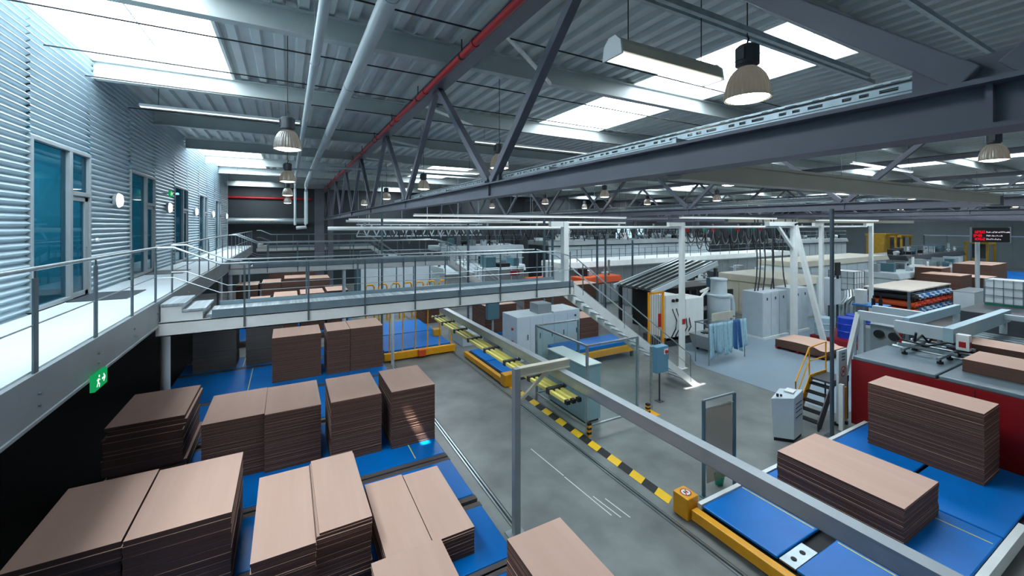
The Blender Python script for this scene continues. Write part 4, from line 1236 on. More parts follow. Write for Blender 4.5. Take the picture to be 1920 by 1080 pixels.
stack('wide brown stack behind the upper part of the stairs', 12.6, 15.6, 19.5, 21.5, 2.5, zb=0.0, lay=0.1, group='stacks behind the switch cabinet')
stack('brown stack behind the lower part of the stairs', 16.3, 18.4, 21.5, 23.0, 2.6, zb=0.0, lay=0.1, group='stacks behind the switch cabinet')
stack('brown stack right beside the white switch cabinet', 13.5, 14.7, 17.2, 18.6, 1.6, zb=0.0, lay=0.1, group='stacks behind the switch cabinet')
t = thing('terminal_box', 'teal terminal box on a post beyond the overhead rail', 'switch box', (9.9, 20.2, 0))
q = G(); q.box(9.4, 10.1, 19.9, 20.2, 1.4, 2.6); q.build('housing', TEAL, t, bev=0.02)
q = G(); q.box(9.7, 9.8, 20.0, 20.1, 0, 1.4); q.build('post', GREY, t)
t = thing('safety_gate', 'orange framed safety gate right of the staircase', 'gate', (16.8, 15.5, 0))
for x in (16.2, 17.2):
    q = G(); q.box(x - 0.05, x + 0.05, 15.0, 15.1, 0, 3.05); q.build('post', ORANGEY, t)
for z in (3.0, 0.2):
    q = G(); q.box(16.2, 17.2, 15.0, 15.1, z - 0.05, z + 0.05); q.build('rail', ORANGEY, t)
q = G()
for k in range(1, 6):
    q.box(16.2 + k / 6 - 0.006, 16.2 + k / 6 + 0.006, 15.04, 15.06, 0.25, 2.95)
q.build('mesh_panel', GREY, t)
q = G(); q.box(16.85, 17.05, 15.02, 15.06, 1.2, 1.9); q.build('red_switch', RED, t)
# painted zone with the printing line
t = thing('feeder_unit', 'white feeder unit with hoses and a red switch behind the nearest white post', 'machine', (19, 15, 0))
q = G(); q.box(17.6, 18.6, 15.2, 16.4, 0.3, 2.75).box(18.9, 20.4, 15.0, 16.4, 0.5, 2.5); q.build('housing', WHITE, t, bev=0.03)
q = G(); q.box(17.4, 21.0, 15.2, 16.6, 0.0, 0.5).box(20.4, 21.2, 15.5, 16.5, 0.3, 0.9); q.build('base', DGREY, t, bev=0.02)
q = G()
for k in range(5):
    q.tube([(17.9 + 0.3 * k, 15.1, 0.5), (18.0 + 0.3 * k, 14.9, 1.0), (18.2 + 0.25 * k, 15.0, 1.4), (18.1 + 0.3 * k, 15.2, 2.0)], 0.03, 6)
q.build('hose', BLACK, t, smooth=True)
q = G(); q.cyl((18.1, 15.18, 2.45), (18.1, 15.1, 2.45), 0.09, 12).cyl((18.4, 15.18, 2.45), (18.4, 15.1, 2.45), 0.09, 12); q.build('port', BLACK, t)
q = G(); q.bar((20.4, 15.2, 2.4), (21.1, 15.2, 2.9), 0.1, 0.1); q.bar((20.4, 15.2, 2.75), (21.1, 15.2, 2.9), 0.1, 0.1); q.build('bracket', WHITE, t)
t = thing('scrap_bin', 'grey metal bin with crumpled scrap in front of the painted floor', 'bin', (19.4, 13.8, 0))
q = G()
q.hexa([(18.7, 13.3, 0.15), (20.1, 13.3, 0.15), (20.1, 14.4, 0.15), (18.7, 14.4, 0.15), (18.5, 13.2, 0.85), (20.3, 13.2, 0.85), (20.3, 14.5, 0.85), (18.5, 14.5, 0.85)]); q.build('tub', GREY, t, bev=0.01)
q = G(); q.box(18.8, 18.95, 13.35, 13.5, 0, 0.15).box(19.9, 20.05, 13.35, 13.5, 0, 0.15).box(18.8, 18.95, 14.2, 14.35, 0, 0.15).box(19.9, 20.05, 14.2, 14.35, 0, 0.15); q.build('foot', BLACK, t)
for k in range(6):
    q = G(); a = k * 1.1
    q.tube([(19.4 + 0.55 * math.cos(a + j * 0.9) * (1 - 0.1 * j), 13.85 + 0.4 * math.sin(a + j * 1.3), 0.85 + 0.09 * j) for j in range(5)], 0.05, 6)
    q.build('scrap', [WHITE, GREY, DGREY][k % 3], t, smooth=True)
t = thing('rag_rack', 'wheeled rack hung with pale blue cleaning cloths on the painted floor', 'rack', (18.4, 12.4, 0))
for x, y in ((16.95, 12.2), (16.95, 12.9), (19.65, 12.2), (19.65, 12.9)):
    q = G(); q.cyl((x, y, 0.05), (x, y, 1.95), 0.025, 8); q.build('leg', STEEL, t)
q = G(); q.box(16.9, 19.7, 12.2, 12.24, 1.9, 1.95).box(16.9, 19.7, 12.88, 12.92, 1.9, 1.95).box(16.93, 16.97, 12.2, 12.92, 1.9, 1.95).box(19.63, 19.67, 12.2, 12.92, 1.9, 1.95); q.build('frame', STEEL, t)
q = G(); q.box(17.6, 19.2, 12.5, 12.54, 1.95, 2.3); q.build('shelf_board', CREAM, t)
for k in range(11):
    g = G()
    x = 16.85 + 0.25 * k
    n_ = 10
    h = random.uniform(1.2, 1.65)
    lean = random.uniform(-0.12, 0.12)
    def P_(i, j):
        u = i / 10; w = j / n_
        return (x + 0.14 + 0.24 * (u - 0.5) * (1.0 + 0.3 * w) + lean * w, 12.12 - 0.03 * math.sin(u * 7 + k) * (0.2 + w) - 0.06 * w - 0.015 * (k % 3), 1.97 - h * w - 0.1 * (u - 0.5) * w * (1 if k % 2 else -1))
    for j in range(n_):
        for i in range(10):
            g.face([P_(i, j), P_(i + 1, j), P_(i + 1, j + 1), P_(i, j + 1)])
    pts = sorted(set(g.v)); ix = {p: i for i, p in enumerate(pts)}
    g.f = [tuple(ix[g.v[i]] for i in f) for f in g.f]; g.v = pts
    o = solo(g, 'cleaning_cloth', NAVY if k in (7, 8) else CYAN, ('dark blue' if k in (7, 8) else 'pale blue') + ' cleaning cloth hanging on the wheeled rack, %s from its left end' % ORD[k], 'cloth', 'cloths on the wheeled rack', smooth=True)
    sm = o.modifiers.new('solid', 'SOLIDIFY'); sm.thickness = 0.012
# row of grey switch cabinets
for i in range(5):
    x = 23.6 + 0.82 * i + (0.75 if i > 2 else 0)
    t = thing('switch_cabinet', 'tall grey switch cabinet on the painted floor, %s of the row from the cyclone' % ORD[i], 'cabinet', (x + 0.4, 14.2, 0), 'row of grey switch cabinets')
    q = G(); q.box(x, x + 0.8, 13.6, 14.8, 0.12, 2.65); q.build('body', LGREY, t, bev=0.012)
    q = G(); q.box(x - 0.03, x + 0.83, 13.5, 14.85, 0, 0.12); q.build('plinth', WHITE, t)
    q = G(); q.box(x + 0.03, x + 0.77, 13.58, 13.6, 0.2, 2.6); d = q.build('door', LGREY, t)
    q = G(); q.box(x + 0.36, x + 0.44, 13.55, 13.58, 2.2, 2.35); q.build('handle', DGREY, d)
    for a in ((0, 1) if i % 2 == 0 else (0,)):
        xx = x + 0.25 + 0.3 * a
        w_ = random.uniform(-0.35, 0.35)
        q = G(); q.tube([(xx, 14.2, 2.65), (xx - 0.1 + w_, 14.1, 3.4), (xx + 0.1 + w_ * 1.5, 14.2, 4.4), (xx + 0.05 + w_, 14.2, 5.6), (xx, 14.2, 6.84)], 0.04, 6); q.build('supply_cable', DGREY, t, smooth=True)
q = G(); q.box(22.85, 23.55, 15.32, 15.45, 0, 2.65); solo(q, 'gap_shade_panel', BLACK, 'tall black sheet painting the shaded gap beside the first grey switch cabinet', 'panel')  # black sheet stands in for the shade in the gap
t = thing('dust_cyclone', 'round grey dust separator with a top duct left of the switch cabinets', 'separator', (22, 15.2, 0))
q = G(); q.lathe((22.0, 15.2, 0), [(0.3, 0.0), (0.62, 0.4), (0.62, 2.4), (0.7, 2.42), (0.7, 2.5), (0.45, 2.52), (0.42, 3.3), (0.46, 3.32), (0.46, 3.4), (0, 3.4)], 24); q.build('body', LGREY, t, smooth=True)
q = G(); q.tube([(22.6, 15.2, 2.2), (23.0, 15.1, 2.25), (23.1, 15.1, 1.8), (23.1, 15.1, 0.2)], 0.16, 12); q.build('duct', LGREY, t, smooth=True)
q = G(); q.box(22.4, 23.3, 15.6, 16.3, 2.6, 3.3); q.build('filter_box', TEAL, t)
# pallet with sagging boards
t = thing('pallet', 'red pallet on the painted floor below the sagging boards', 'pallet', (23.2, 11.3, 0))
q = G()
for y in (10.3, 11.3, 12.3):
    q.box(22.6, 24.3, y - 0.06, y + 0.06, 0.0, 0.11)
q.build('block', RED, t)
q = G()
for k in range(6):
    q.box(22.6 + 0.3 * k, 22.8 + 0.3 * k, 10.2, 12.4, 0.11, 0.14)
q.build('deck_board', RED, t)
g = G()
for l in range(8):
    z = 0.145 + l * 0.045
    pts = [(10.0 + 0.26 * k, z + 0.06 * math.sin(PI * (10.0 + 0.26 * k - 10.2) / 2.2) * (l / 8) - (0.1 * (k < 2))) for k in range(10)]
    for (a, za), (b, zb) in zip(pts[:-1], pts[1:]):
        za, zb = max(za, z if l == 0 else 0.02 + z - 0.1), max(zb, z if l == 0 else 0.02 + z - 0.1)
        g.hexa([(22.55, a, za), (24.35, a, za), (24.35, b, zb), (22.55, b, zb), (22.55, a, za + 0.042), (24.35, a, za + 0.042), (24.35, b, zb + 0.042), (22.55, b, zb + 0.042)], 1, 0)
solo(g, 'board_pile', [CARD, CEDGE], 'low pile of sagging brown boards on the red pallet', 'boards')
# row of white posts with brackets and the gantry frame
def wpost(x, y, label, arm=0.9, stick=True, w=0.2, z0=0.0):
    t = thing('white_post', label, 'post', (x, y, z0), 'row of white posts')
    q = G(); q.box(x - w / 2, x + w / 2, y - w / 2, y + w / 2, z0 + 0.02, 6.62); q.build('upright', WHITE, t, bev=0.01)
    q = G(); q.box(x - arm, x - w / 2, y - 0.08, y + 0.08, 6.44, 6.62); q.build('arm', WHITE, t)
    q = G(); q.box(x - 0.2, x + 0.2, y - 0.18, y + 0.18, z0, z0 + 0.02); q.build('base_plate', WHITE, t)
    if stick:
        q = G(); q.box(x - 0.105, x + 0.105, y - w / 2 - 0.006, y - w / 2, 2.0, 2.25); q.build('red_label', RED, t)
wpost(8.2, 11.3, 'white post standing at the end of the near footbridge deck', 0.6, False, 0.2, 4.55)
wpost(15.75, 12.7, 'white post with a red label in front of the white feeder unit')
wpost(27.6, 12.5, 'white post right of the slanted gantry leg', 0.9, False)
wpost(34.0, 12.5, 'white post behind the rack of rolls', 0.9, False)
t = thing('gantry_frame', 'white frame with a slanted leg and diagonal strut beside the switch cabinets', 'frame', (24.9, 12.6, 0))
q = G(); q.box(24.75, 25.05, 12.5, 12.75, 0, 6.6); q.build('upright', WHITE, t)
q = G(); q.box(22.3, 25.05, 12.5, 12.75, 6.45, 6.68); q.build('beam', WHITE, t)
q = G(); q.bar((24.95, 12.6, 6.5), (25.7, 11.5, 0.05), 0.22, 0.22); q.build('slanted_leg', WHITE, t)
q = G(); q.bar((23.3, 12.62, 6.45), (24.75, 12.62, 5.2), 0.14, 0.14); q.build('strut', WHITE, t)
# festoon of looped cables behind
t = thing('cable_festoon', 'row of looped dark cables hanging from a rail above the long white machine', 'cables', (28, 20, 5))
q = G(); q.box(25, 41, 19.95, 20.05, 6.3, 6.4); q.build('rail', GALV, t)
for x in (26, 33, 40):
    q = G(); q.cyl((x, 20, 6.4), (x, 20, 10.45), 0.02, 6); q.build('hanger', GREY, t)
for k in range(15):
    x = 25.4 + k
    for m_ in range(3):
        g = G(); g.tube([(x + 0.5 + 0.46 * math.cos(a), 20 + 0.06 * m_, 6.25 + (0.7 + 0.3 * m_ + 0.2 * (k % 3)) * -math.sin(a)) for a in [PI * j / 10 for j in range(11)]], 0.035, 6)
        g.build('loop', [DGREY, BLACK, GREY][(k + m_) % 3], t, smooth=True)
    q = G(); q.box(x - 0.08, x + 0.08, 19.94, 20.16, 6.0, 6.3); q.build('carriage', [RED, DGREY, GREENP][k % 3], t)
t = thing('cable_festoon', 'dense dark row of hanging hoses far behind the near bridge', 'cables', (20, 34, 5))
q = G(); q.box(6, 46, 32.95, 33.05, 6.35, 6.45); q.build('rail', DGREY, t)
for x in (8, 20, 32, 44):
    q = G(); q.cyl((x, 33, 6.4), (x, 33, 10.45), 0.02, 6); q.build('hanger', GREY, t)
for k in range(60):
    x = 6.3 + 0.66 * k
    q = G(); q.tube([(x, 33, 6.35), (x + random.uniform(-0.1, 0.2), 33, 5.8), (x + 0.3, 33, random.uniform(4.9, 5.5)), (x + 0.6, 33, 5.9), (x + 0.62, 33, 6.35)], 0.07, 6); q.build('hose', [BLACK, DGREY, BLACK, CHORD][k % 4], t, smooth=True)

# ================================================================== FAR MACHINES
def machine(name, label, x0, x1, y0, y1, h, body, panels=6, band=None, rail=False, legs=0.0, group='machines across the hall', cat='machine', top_kit=None):
    if top_kit is None:
        top_kit = body in (GREY, DGREY, TEAL) or (body is LGREY and not (band is WHITE))
    t = thing(name, label, cat, ((x0 + x1) / 2, (y0 + y1) / 2, 0), group)
    top = h - (0.5 if band else 0)
    q = G(); q.box(x0, x1, y0, y1, legs, top); q.build('body', body, t, bev=0.03)
    if legs:
        for x in (x0 + 0.2, (x0 + x1) / 2, x1 - 0.2):
            q = G(); q.box(x - 0.12, x + 0.12, y0 + 0.1, y0 + 0.35, 0, legs); q.build('leg', DGREY, t)
    if band:
        q = G(); q.hexa([(x0 - 0.1, y0 - 0.3, top), (x1 + 0.1, y0 - 0.3, top), (x1 + 0.1, y1, top), (x0 - 0.1, y1, top), (x0 - 0.1, y0 - 0.1, h), (x1 + 0.1, y0 - 0.1, h), (x1 + 0.1, y1, h), (x0 - 0.1, y1, h)]); q.build('hood', band, t, bev=0.05)
    w = (x1 - x0) / panels
    for k in range(panels):
        q = G(); q.box(x0 + w * k + 0.05, x0 + w * (k + 1) - 0.05, y0 - 0.04, y0, legs + 0.15, top - 0.12); q.build('panel', LGREY if body is not LGREY else GREY, t)
    w = (y1 - y0) / 3
    for k in range(3):
        q = G(); q.box(x0 - 0.04, x0, y0 + w * k + 0.05, y0 + w * (k + 1) - 0.05, legs + 0.15, top - 0.12); q.build('side_door', body, t)
    if top_kit:
        n_ = int((x1 - x0) * 1.1)
        for k in range(n_):
            xa = x0 + (x1 - x0) * (k + random.random() * 0.6) / n_
            ya = y0 + (y1 - y0) * random.uniform(0.05, 0.6)
            c = random.random()
            mm = random.choice((LGREY, GREY, DGREY, WHITE, TEAL, BLACK, STEEL))
            q = G()
            if c < 0.5:
                q.box(xa, xa + random.uniform(0.3, 0.9), ya, ya + random.uniform(0.4, 1.2), h, h + random.uniform(0.15, 0.8)); q.build('drive_module', mm, t, bev=0.02)
            elif c < 0.75:
                q.cyl((xa, ya, h), (xa, ya, h + random.uniform(0.5, 1.3)), 0.1, 10).box(xa - 0.3, xa + 0.3, ya - 0.12, ya + 0.12, h + 0.2, h + 0.32); q.build('column_unit', mm, t)
            else:
                q.cyl((xa, ya, h + 0.3), (xa + 0.8, ya, h + 0.3), 0.18, 12).box(xa + 0.05, xa + 0.15, ya - 0.15, ya + 0.15, h, h + 0.3).box(xa + 0.65, xa + 0.75, ya - 0.15, ya + 0.15, h, h + 0.3); q.build('roller_unit', mm, t, smooth=True)
    if rail:
        q = G()
        for z in (h + 0.55, h + 1.05):
            q.tube([(x0, y0, z), (x1, y0, z)], 0.03, 6)
        k = x0
        while k <= x1:
            q.cyl((k, y0, h), (k, y0, h + 1.05), 0.03, 6); k += 1.6
        q.build('guard_rail', TEALG, t)
    return t
machine('printing_press', 'long white-hooded printing line behind the white posts', 20, 54, 28, 31, 3.35, LGREY, 20, WHITE, True)
machine('printing_press', 'beige long machine with a flat dark-edged roof beyond the cyclone', 29, 33.2, 15.2, 20, 2.9, CREAM, 5, CREAM)
machine('transfer_table', 'low grey machine bed between the long printing line and the beige machine', 24, 39.5, 22.5, 25.5, 1.9, GREY, 10)
machine('printing_press', 'grey machine with white hood beyond the end of the second footbridge', 10.5, 17.5, 30, 33, 3.2, LGREY, 5, LGREY, True)
machine('glue_unit', 'light grey machine with a red label behind the bridge handrail', 11.5, 14.5, 24.8, 26.5, 3.6, LGREY, 3)
q = G(); q.box(13.4, 14.1, 24.7, 24.75, 3.05, 3.35); solo(q, 'red_label', RED, 'red label on the light grey machine behind the bridge handrail', 'label')
machine('drying_unit', 'dark machine block below the second bridge near the yellow racks', 5, 12, 34, 37, 3.4, TEAL, 5, None, True)
machine('drying_unit', 'dark machine block behind the far staircase', 13, 22, 38, 42, 4.4, DGREY, 5, LGREY, True)
machine('printing_press', 'dark distant line under the far festoon cables', 24, 50, 36, 40, 4.8, DGREY, 12, GREY, True)
machine('printing_press', 'white long machine right of the white gantry frame', 40, 58, 20, 23.5, 3.2, WHITE, 8, CREAM)
machine('conveyor_line', 'grey conveyor line with white fairing on the right beyond the rack of rolls', 44, 62, 14.5, 17, 2.5, LGREY, 8, LGREY)
machine('die_cutter', 'grey machine with dark openings in the right distance', 60, 78, 19, 22.5, 3.1, GREY, 9, DGREY, True)
machine('die_cutter', 'dark machine under the far yellow cranes', 58, 71, 29, 33, 4.6, DGREY, 9, GREY, True)
machine('cutter_base', 'pale machine base beside the blue and white wrapped tank', 33.9, 36, 13.45, 15.1, 1.85, LGREY, 3, top_kit=False)
# inclined conveyor of steel slats
t = thing('inclined_conveyor', 'steep slatted steel conveyor rising behind the first white post', 'conveyor', (21, 18, 1.5))
for k in range(6):
    y = 17.1 + 0.5 * k
    q = G(); q.bar((18.6, y, 2.7), (24.6, y + 0.4, 4.05), 0.16, 0.1); q.build('slat', STEEL, t)
    q = G(); q.bar((18.6, y + 0.25, 2.6), (24.6, y + 0.65, 3.95), 0.34, 0.06); q.build('belt', BLACK, t)
for y in (16.9, 20.0):
    q = G(); q.bar((18.4, y, 2.55), (24.9, y + 0.4, 3.98), 0.12, 0.3); q.build('side_beam', LGREY, t)
for x, z in ((19.2, 2.6), (24.4, 3.7)):
    for y in (17, 20.2):
        q = G(); q.box(x - 0.1, x + 0.1, y, y + 0.15, 0, z); q.build('leg', DGREY, t)
t = thing('machine_frame', 'dark open machine with rollers under the slatted conveyor', 'machine', (22, 17.8, 0))
q = G(); q.box(20.0, 26, 18.2, 20, 0, 2.4); q.build('body', BLACK, t)
q = G()
for k in range(8):
    q.cyl((20.4 + 0.7 * k, 18.1, 0.6 + 0.1 * (k % 3)), (20.4 + 0.7 * k, 18.1, 2.2), 0.09, 8)
q.build('roller', DGREY, t, smooth=True)
q = G(); q.box(19.8, 26, 17.6, 18.1, 0.9, 1.05); q.build('bar', GREY, t)
# tanks
def tank(x, y, z, label, s=1.15, h=1.2):
    t = thing('liquid_tank', label, 'tank', (x, y, z), 'caged white tanks')
    q = G(); q.box(x - s / 2, x + s / 2, y - s / 2, y + s / 2, z + 0.12, z + h); q.build('body', TANK, t, bev=0.05)
    q = G()
    for k in range(5):
        a = -s / 2 + s * k / 4
        for yy in (-s / 2 - 0.02, s / 2 + 0.02):
            q.box(x + a - 0.014, x + a + 0.014, y + yy - 0.012, y + yy + 0.012, z + 0.1, z + h + 0.02)
            q.box(x + yy - 0.012, x + yy + 0.012, y + a - 0.014, y + a + 0.014, z + 0.1, z + h + 0.02)
    for k in range(4):
        zz = z + 0.12 + (h - 0.12) * k / 3
        for yy in (-s / 2 - 0.02, s / 2 + 0.02):
            q.box(x - s / 2 - 0.02, x + s / 2 + 0.02, y + yy - 0.012, y + yy + 0.012, zz - 0.014, zz + 0.014)
            q.box(x + yy - 0.012, x + yy + 0.012, y - s / 2 - 0.02, y + s / 2 + 0.02, zz - 0.014, zz + 0.014)
    q.build('cage', TEALG, t)
    q = G(); q.box(x - s / 2, x + s / 2, y - s / 2, y + s / 2, z, z + 0.1); q.build('pallet', GREENP if x > 36 else GREY, t)
tank(34.95, 14.27, 1.86, 'caged white liquid tank standing on the pale machine base', 1.5, 1.4)
tank(37.5, 7.3, 1.75, 'caged white liquid tank at the right edge of the picture', 1.5, 1.5)
machine('transfer_table', 'dark machine bed under the caged tank at the right edge', 33, 40, 5.4, 8.3, 1.74, DGREY, 5, top_kit=False)
# rack of rolls with a board on top
t = thing('roll_rack', 'blue-grey rack holding red and blue printing rolls under a pale board', 'rack', (38, 12, 0))
for x in (35.1, 37.4, 39.7, 42.0):
    for y in (10.95, 13.2):
        q = G(); q.box(x - 0.06, x + 0.06, y - 0.06, y + 0.06, 0, 2.2); q.build('post', TEALG, t)
for z in (0.25, 0.7, 1.15, 1.6, 2.05):
    q = G(); q.box(35.05, 42.05, 10.95, 11.02, z - 0.04, z).box(35.05, 42.05, 13.13, 13.2, z - 0.04, z); q.build('shelf_rail', TEALG, t)
k = 0
for z in (0.25, 0.7, 1.15, 1.6):
    for j in range(15):
        x = 35.45 + 0.42 * (j % 5) + 2.3 * (j // 5)
        m_ = (PBLUE2, PBLUE2, ORANGE, PBLUE2, LGREY, RED)[(j * 3 + int(z * 10)) % 6] if j > 1 else (ORANGE if z < 1.5 else BLACK)
        q = G(); q.cyl((x, 10.75, z + 0.19), (x, 13.35, z + 0.19), 0.18, 14); q.cyl((x, 10.6, z + 0.19), (x, 10.75, z + 0.19), 0.06, 8)
        solo(q, 'printing_roll', m_, 'printing roll in the rack, shelf %s from the floor, place %s from the left' % (ORD[int((z - 0.2) / 0.45)], ORD[j]), 'roll', 'rolls in the rack', smooth=True)
        k += 1
q = G(); q.box(34.95, 42.15, 10.85, 13.3, 2.2, 2.28); solo(q, 'cover_board', PAPERB, 'pale board lying on top of the roll rack', 'board')
# blue bins and red pump near the slanted leg
for i, (x, y, w_, h, m_, lab) in enumerate(((26.6, 11.9, 0.9, 1.0, BGREY, 'pale blue drum beside the slanted white leg'), (27.1, 11.0, 0.9, 1.1, PBLUE, 'bright blue drum left of the dark post'), (28.3, 11.0, 1.1, 1.1, PBLUE, 'bright blue drum right of the dark post'), (27.6, 10.2, 0.8, 0.7, BGREY, 'small pale drum in front of the bright blue ones'))):
    q = G(); q.lathe((x, y, 0.3), [(0.0, 0), (w_ / 2, 0), (w_ / 2, h * 0.3), (w_ / 2 + 0.03, h * 0.33), (w_ / 2, h * 0.36), (w_ / 2, h * 0.66), (w_ / 2 + 0.03, h * 0.69), (w_ / 2, h * 0.72), (w_ / 2, h), (0, h)], 20)
    solo(q, 'drum', m_, lab, 'drum', 'drums by the slanted leg', smooth=True)
t = thing('drum_platform', 'dark red platform carrying the drums', 'platform', (28.4, 10.9, 0))
q = G(); q.box(26.0, 29.2, 9.7, 12.35, 0.0, 0.3); q.build('platform', DRED, t, bev=0.02)
t = thing('pump_cabinet', 'grey cabinet on a frame behind the thin dark post', 'cabinet', (30, 12.6, 0))
q = G(); q.box(29.0, 30.2, 12.6, 13.4, 1.6, 3.2); q.build('housing', LGREY, t, bev=0.02)
for x in (29.1, 30.1):
    q = G(); q.box(x - 0.05, x + 0.05, 12.7, 12.8, 0, 1.6); q.build('leg', DGREY, t)
q = G(); q.box(29.4, 29.9, 12.5, 12.6, 3.4, 4.2); q.box(29.6, 29.7, 12.5, 12.6, 3.2, 3.4); q.build('screen', BLACK, t)
t = thing('pipe_assembly', 'tangle of grey pipes below the caged tank', 'pipes', (32, 13, 0))
for k in range(7):
    q = G(); q.tube([(30.6 + 0.5 * k, 13.0, 0.05), (30.7 + 0.5 * k, 13.0, 1.3 + 0.1 * (k % 3)), (31.4 + 0.4 * k, 12.9, 1.8), (31.9 + 0.35 * k, 13.1, 2.2)], 0.07, 8); q.build('pipe', [GREY, LGREY, STEEL][k % 3], t, smooth=True)
q = G(); q.box(31.5, 33.2, 12.4, 12.5, 0.0, 1.6); q.build('mesh_door', TEALG, t)
# brown goods at the right
for i, (x, y, w_, d, z0, z, lab) in enumerate(((44.5, 11.75, 2.4, 2.2, 0.0, 2.75, 'wide brown stack behind the roll rack with pale straps'), (48.5, 11.2, 2.6, 2.0, 0, 2.4, 'dark brown stack standing on the floor beyond the roll rack'), (55, 12.5, 3.0, 2.4, 0, 3.0, 'tall light brown stack near the far blue belts'), (47.2, 13.25, 2.0, 1.6, 0, 3.0, 'brown stack behind the strapped ones'), (57.6, 12.6, 1.8, 2.4, 0, 3.0, 'dark stack beside the tall light brown one'))):
    stack(lab, x - w_ / 2, x + w_ / 2, y - d / 2, y + d / 2, z, zb=z0, lay=0.3, group='far stacks at the right')
t = thing('panel_box', 'grey sheet-metal box between the roll rack and the dark stacks', 'box', (43.2, 9.8, 0))
q = G(); q.box(40.0, 43.4, 9.2, 10.2, 0.0, 1.95); q.build('body', LGREY, t, bev=0.02)
q = G(); q.box(40.0, 43.4, 9.2, 10.25, 1.95, 2.0); q.build('lid', GREY, t)
t = thing('belt_conveyor', 'far blue belts at the right edge in front of the yellow machines', 'conveyor', (68, 13, 0), 'blue belt conveyors')
q = G(); q.box(63, 81, 8, 17, 0.0, 0.5); q.build('frame', GREY, t)
for k in range(3):
    q = G(); q.box(63 + 6 * k, 68.8 + 6 * k, 8.05, 16.95, 0.5, 0.62); q.build('belt', BLUE, t)
# yellow machines and guards in the far right
for i, (x, y, h, lab) in enumerate(((74, 26, 5.3, 'yellow gantry robot far away under the blue-grey wall'), (81, 26.6, 5.0, 'yellow lifting frame far away beside the dark machine'), (85, 19, 4.2, 'yellow machine frame left of the display board post'), (86, 12, 4.4, 'yellow machine frame right of the display board post'), (90, 9, 4.4, 'yellow machine frame at the far right edge'))):
    t = thing('yellow_gantry', lab, 'machine', (x, y, 0), 'yellow machine frames in the distance')
    for a, b in ((-1.6, -1), (1.6, -1), (-1.6, 1), (1.6, 1)):
        q = G(); q.box(x + a - 0.12, x + a + 0.12, y + b - 0.12, y + b + 0.12, 0, h); q.build('leg', YELD, t)
    q = G(); q.box(x - 2.0, x + 2.0, y - 1.15, y - 0.85, h - 0.3, h).box(x - 2.0, x + 2.0, y + 0.85, y + 1.15, h - 0.3, h).box(x - 2.0, x - 1.7, y - 0.85, y + 0.85, h - 0.3, h).box(x + 1.7, x + 2.0, y - 0.85, y + 0.85, h - 0.3, h); q.build('top_frame', YELD, t)
    q = G(); q.box(x - 0.6, x + 0.6, y - 0.7, y + 0.7, h * 0.45, h - 0.3); q.build('carriage', YELD if i < 1 else DGREY, t)
t = thing('guard_fence', 'long pale guard rail fence across the far right', 'fence', (75, 17, 0))
q = G(); q.tube([(82.3, 5, 5.0), (82.3, 24, 5.0)], 0.08, 6); q.build('rail', LGREY, t)
for k in range(9):
    f_ = k / 8
    q = G(); q.cyl((82.3, 5 + 19 * f_, 0), (82.3, 5 + 19 * f_, 5.0), 0.09, 8); q.build('post', TEALG, t)
# red display board
t = thing('display_board', 'dark display board with red digits and white lines on a grey post', 'display', (45, 9.8, 4.2))
def on_board(a, z, s=0.0):
    return (44.4 + a * 0.72 - s * 0.69, 10.35 - a * 0.69 - s * 0.72, z)
def plate(g, a0, a1, z0, z1, s0, s1, m=0):
    g.hexa([on_board(a0, z0, s1), on_board(a1, z0, s1), on_board(a1, z0, s0), on_board(a0, z0, s0), on_board(a0, z1, s1), on_board(a1, z1, s1), on_board(a1, z1, s0), on_board(a0, z1, s0)], m)
q = G(); plate(q, 0, 2.2, 5.25, 6.3, -0.1, 0.0); q.build('housing', BLACK, t)
q = G(); plate(q, 2.2, 2.26, 5.2, 6.35, -0.12, 0.02); plate(q, -0.05, 0, 5.2, 6.35, -0.12, 0.02); q.build('frame', GREY, t)
SEG = {'0': 'abcdef', '1': 'bc', '2': 'abged', '3': 'abgcd', '4': 'fgbc', '5': 'afgcd', '8': 'abcdefg'}
for z, txt in ((5.98, '1 2 5 0'), (5.72, '3 4 8'), (5.46, '1 0 5 2')):
    q = G(); a = 0.08
    for ch in txt.replace(' ', ''):
        for sname in SEG[ch]:
            u0, u1, v0, v1 = {'a': (0, 1, .88, 1), 'd': (0, 1, 0, .12), 'g': (0, 1, .44, .56), 'f': (0, .2, .5, 1), 'b': (.8, 1, .5, 1), 'e': (0, .2, 0, .5), 'c': (.8, 1, 0, .5)}[sname]
            plate(q, a + u0 * 0.13, a + u1 * 0.13, z - 0.08 + v0 * 0.18, z - 0.08 + v1 * 0.18, 0.0, 0.012)
        a += 0.185
    q.build('digits', LEDR, t)
for z, ws in ((5.98, 1.28), (5.72, 0.92), (5.46, 0.82)):
    q = G(); a = 0.86
    while a < 0.86 + ws:
        h = random.choice((0.06, 0.06, 0.1, 0.12))
        plate(q, a, a + 0.022, z - 0.05, z - 0.05 + h, 0.0, 0.01); plate(q, a, a + 0.06, z - 0.05 + h * random.choice((0, 0.45, 0.8)), z - 0.03 + h * 0.5, 0.0, 0.01)
        a += 0.085
    q.build('lettering', LEDW, t)
q = G(); q.cyl((44.75, 10.15, 0), (44.75, 10.15, 5.25), 0.13, 10); q.build('post', LGREY, t, smooth=True)
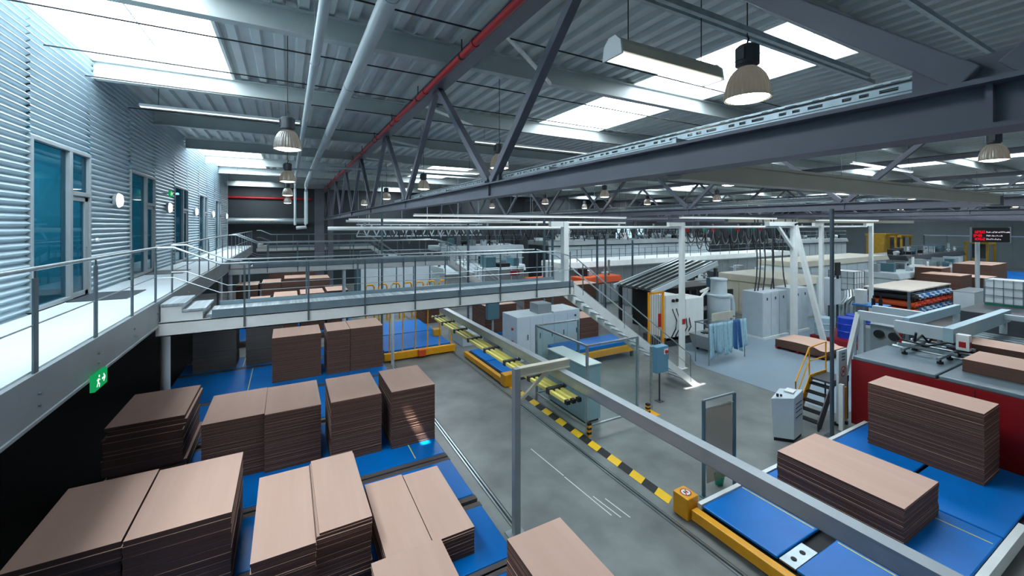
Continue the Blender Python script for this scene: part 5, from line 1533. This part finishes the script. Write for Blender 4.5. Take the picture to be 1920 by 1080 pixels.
# yellow racks below the second bridge and a few uprights
for i in range(7):
    x = 4.6 + 0.85 * i
    t = thing('yellow_barrier', 'yellow hooped barrier behind the near bridge deck, %s from the left' % ORD[i], 'barrier', (x, 28.5, 0), 'yellow hooped barriers')
    q = G(); q.tube([(x, 28.9, 0), (x, 28.9, 2.3), (x + 0.1, 28.9, 2.45), (x + 0.45, 28.9, 2.45), (x + 0.55, 28.9, 2.3), (x + 0.55, 28.9, 0)], 0.06, 8); q.build('hoop', YEL, t, smooth=True)
    q = G(); q.box(x + 0.05, x + 0.5, 28.88, 28.92, 1.2, 1.3).box(x + 0.05, x + 0.5, 28.88, 28.92, 0.6, 0.7); q.build('cross_bar', ORANGE if i % 2 else YEL, t)
machine('robot_cell', 'orange and dark machine seen above the stair handrail', 15.5, 17.2, 25, 26.5, 2.6, ORANGE, 2)
machine('roller_table', 'grey roller table with red covers behind the upper stairs', 20.5, 24.5, 26, 27.3, 2.3, GREY, 4, ORANGE)
for i, (x, y, z, lab) in enumerate(((12.4, 19, 7.0, 'slim grey double upright behind the stair top, left one'), (12.95, 19, 7.0, 'slim grey double upright behind the stair top, right one'), (17.0, 20, 5.6, 'thin grey mast in front of the long white-hooded line, left one'), (19.0, 21.5, 5.6, 'thin grey mast in front of the long white-hooded line, right one'), (22, 22, 5.4, 'thin dark mast left of the first white post'), (9.48, 22.82, 6.6, 'thin pale double mast above the bridge handrail'), (3.9, 19.9, 8.5, 'thin grey pole rising past the second bridge railing'))):
    q = G(); q.cyl((x, y, 0), (x, y, z), 0.07 if i < 6 else 0.05, 8).box(x - 0.15, x + 0.15, y - 0.15, y + 0.15, 0, 0.02)
    solo(q, 'mast', TEALG, lab, 'mast', 'thin uprights in the middle of the hall')
q = G()
for k in range(14):
    x = 5 + 0.8 * k
    q.bar((x, 36, 5.6), (x + 0.4, 36, 6.5), 0.08, 0.08); q.bar((x + 0.4, 36, 6.5), (x + 0.8, 36, 5.6), 0.08, 0.08)
for x in (6, 11, 16):
    q.cyl((x, 36, 6.6), (x, 36, 10.45), 0.03, 6)
q.box(5, 16.4, 35.95, 36.05, 5.5, 5.6); q.box(5, 16.4, 35.95, 36.05, 6.5, 6.6)
solo(q, 'lattice_girder', LGREY, 'pale lattice girder above the second bridge railing', 'girder')
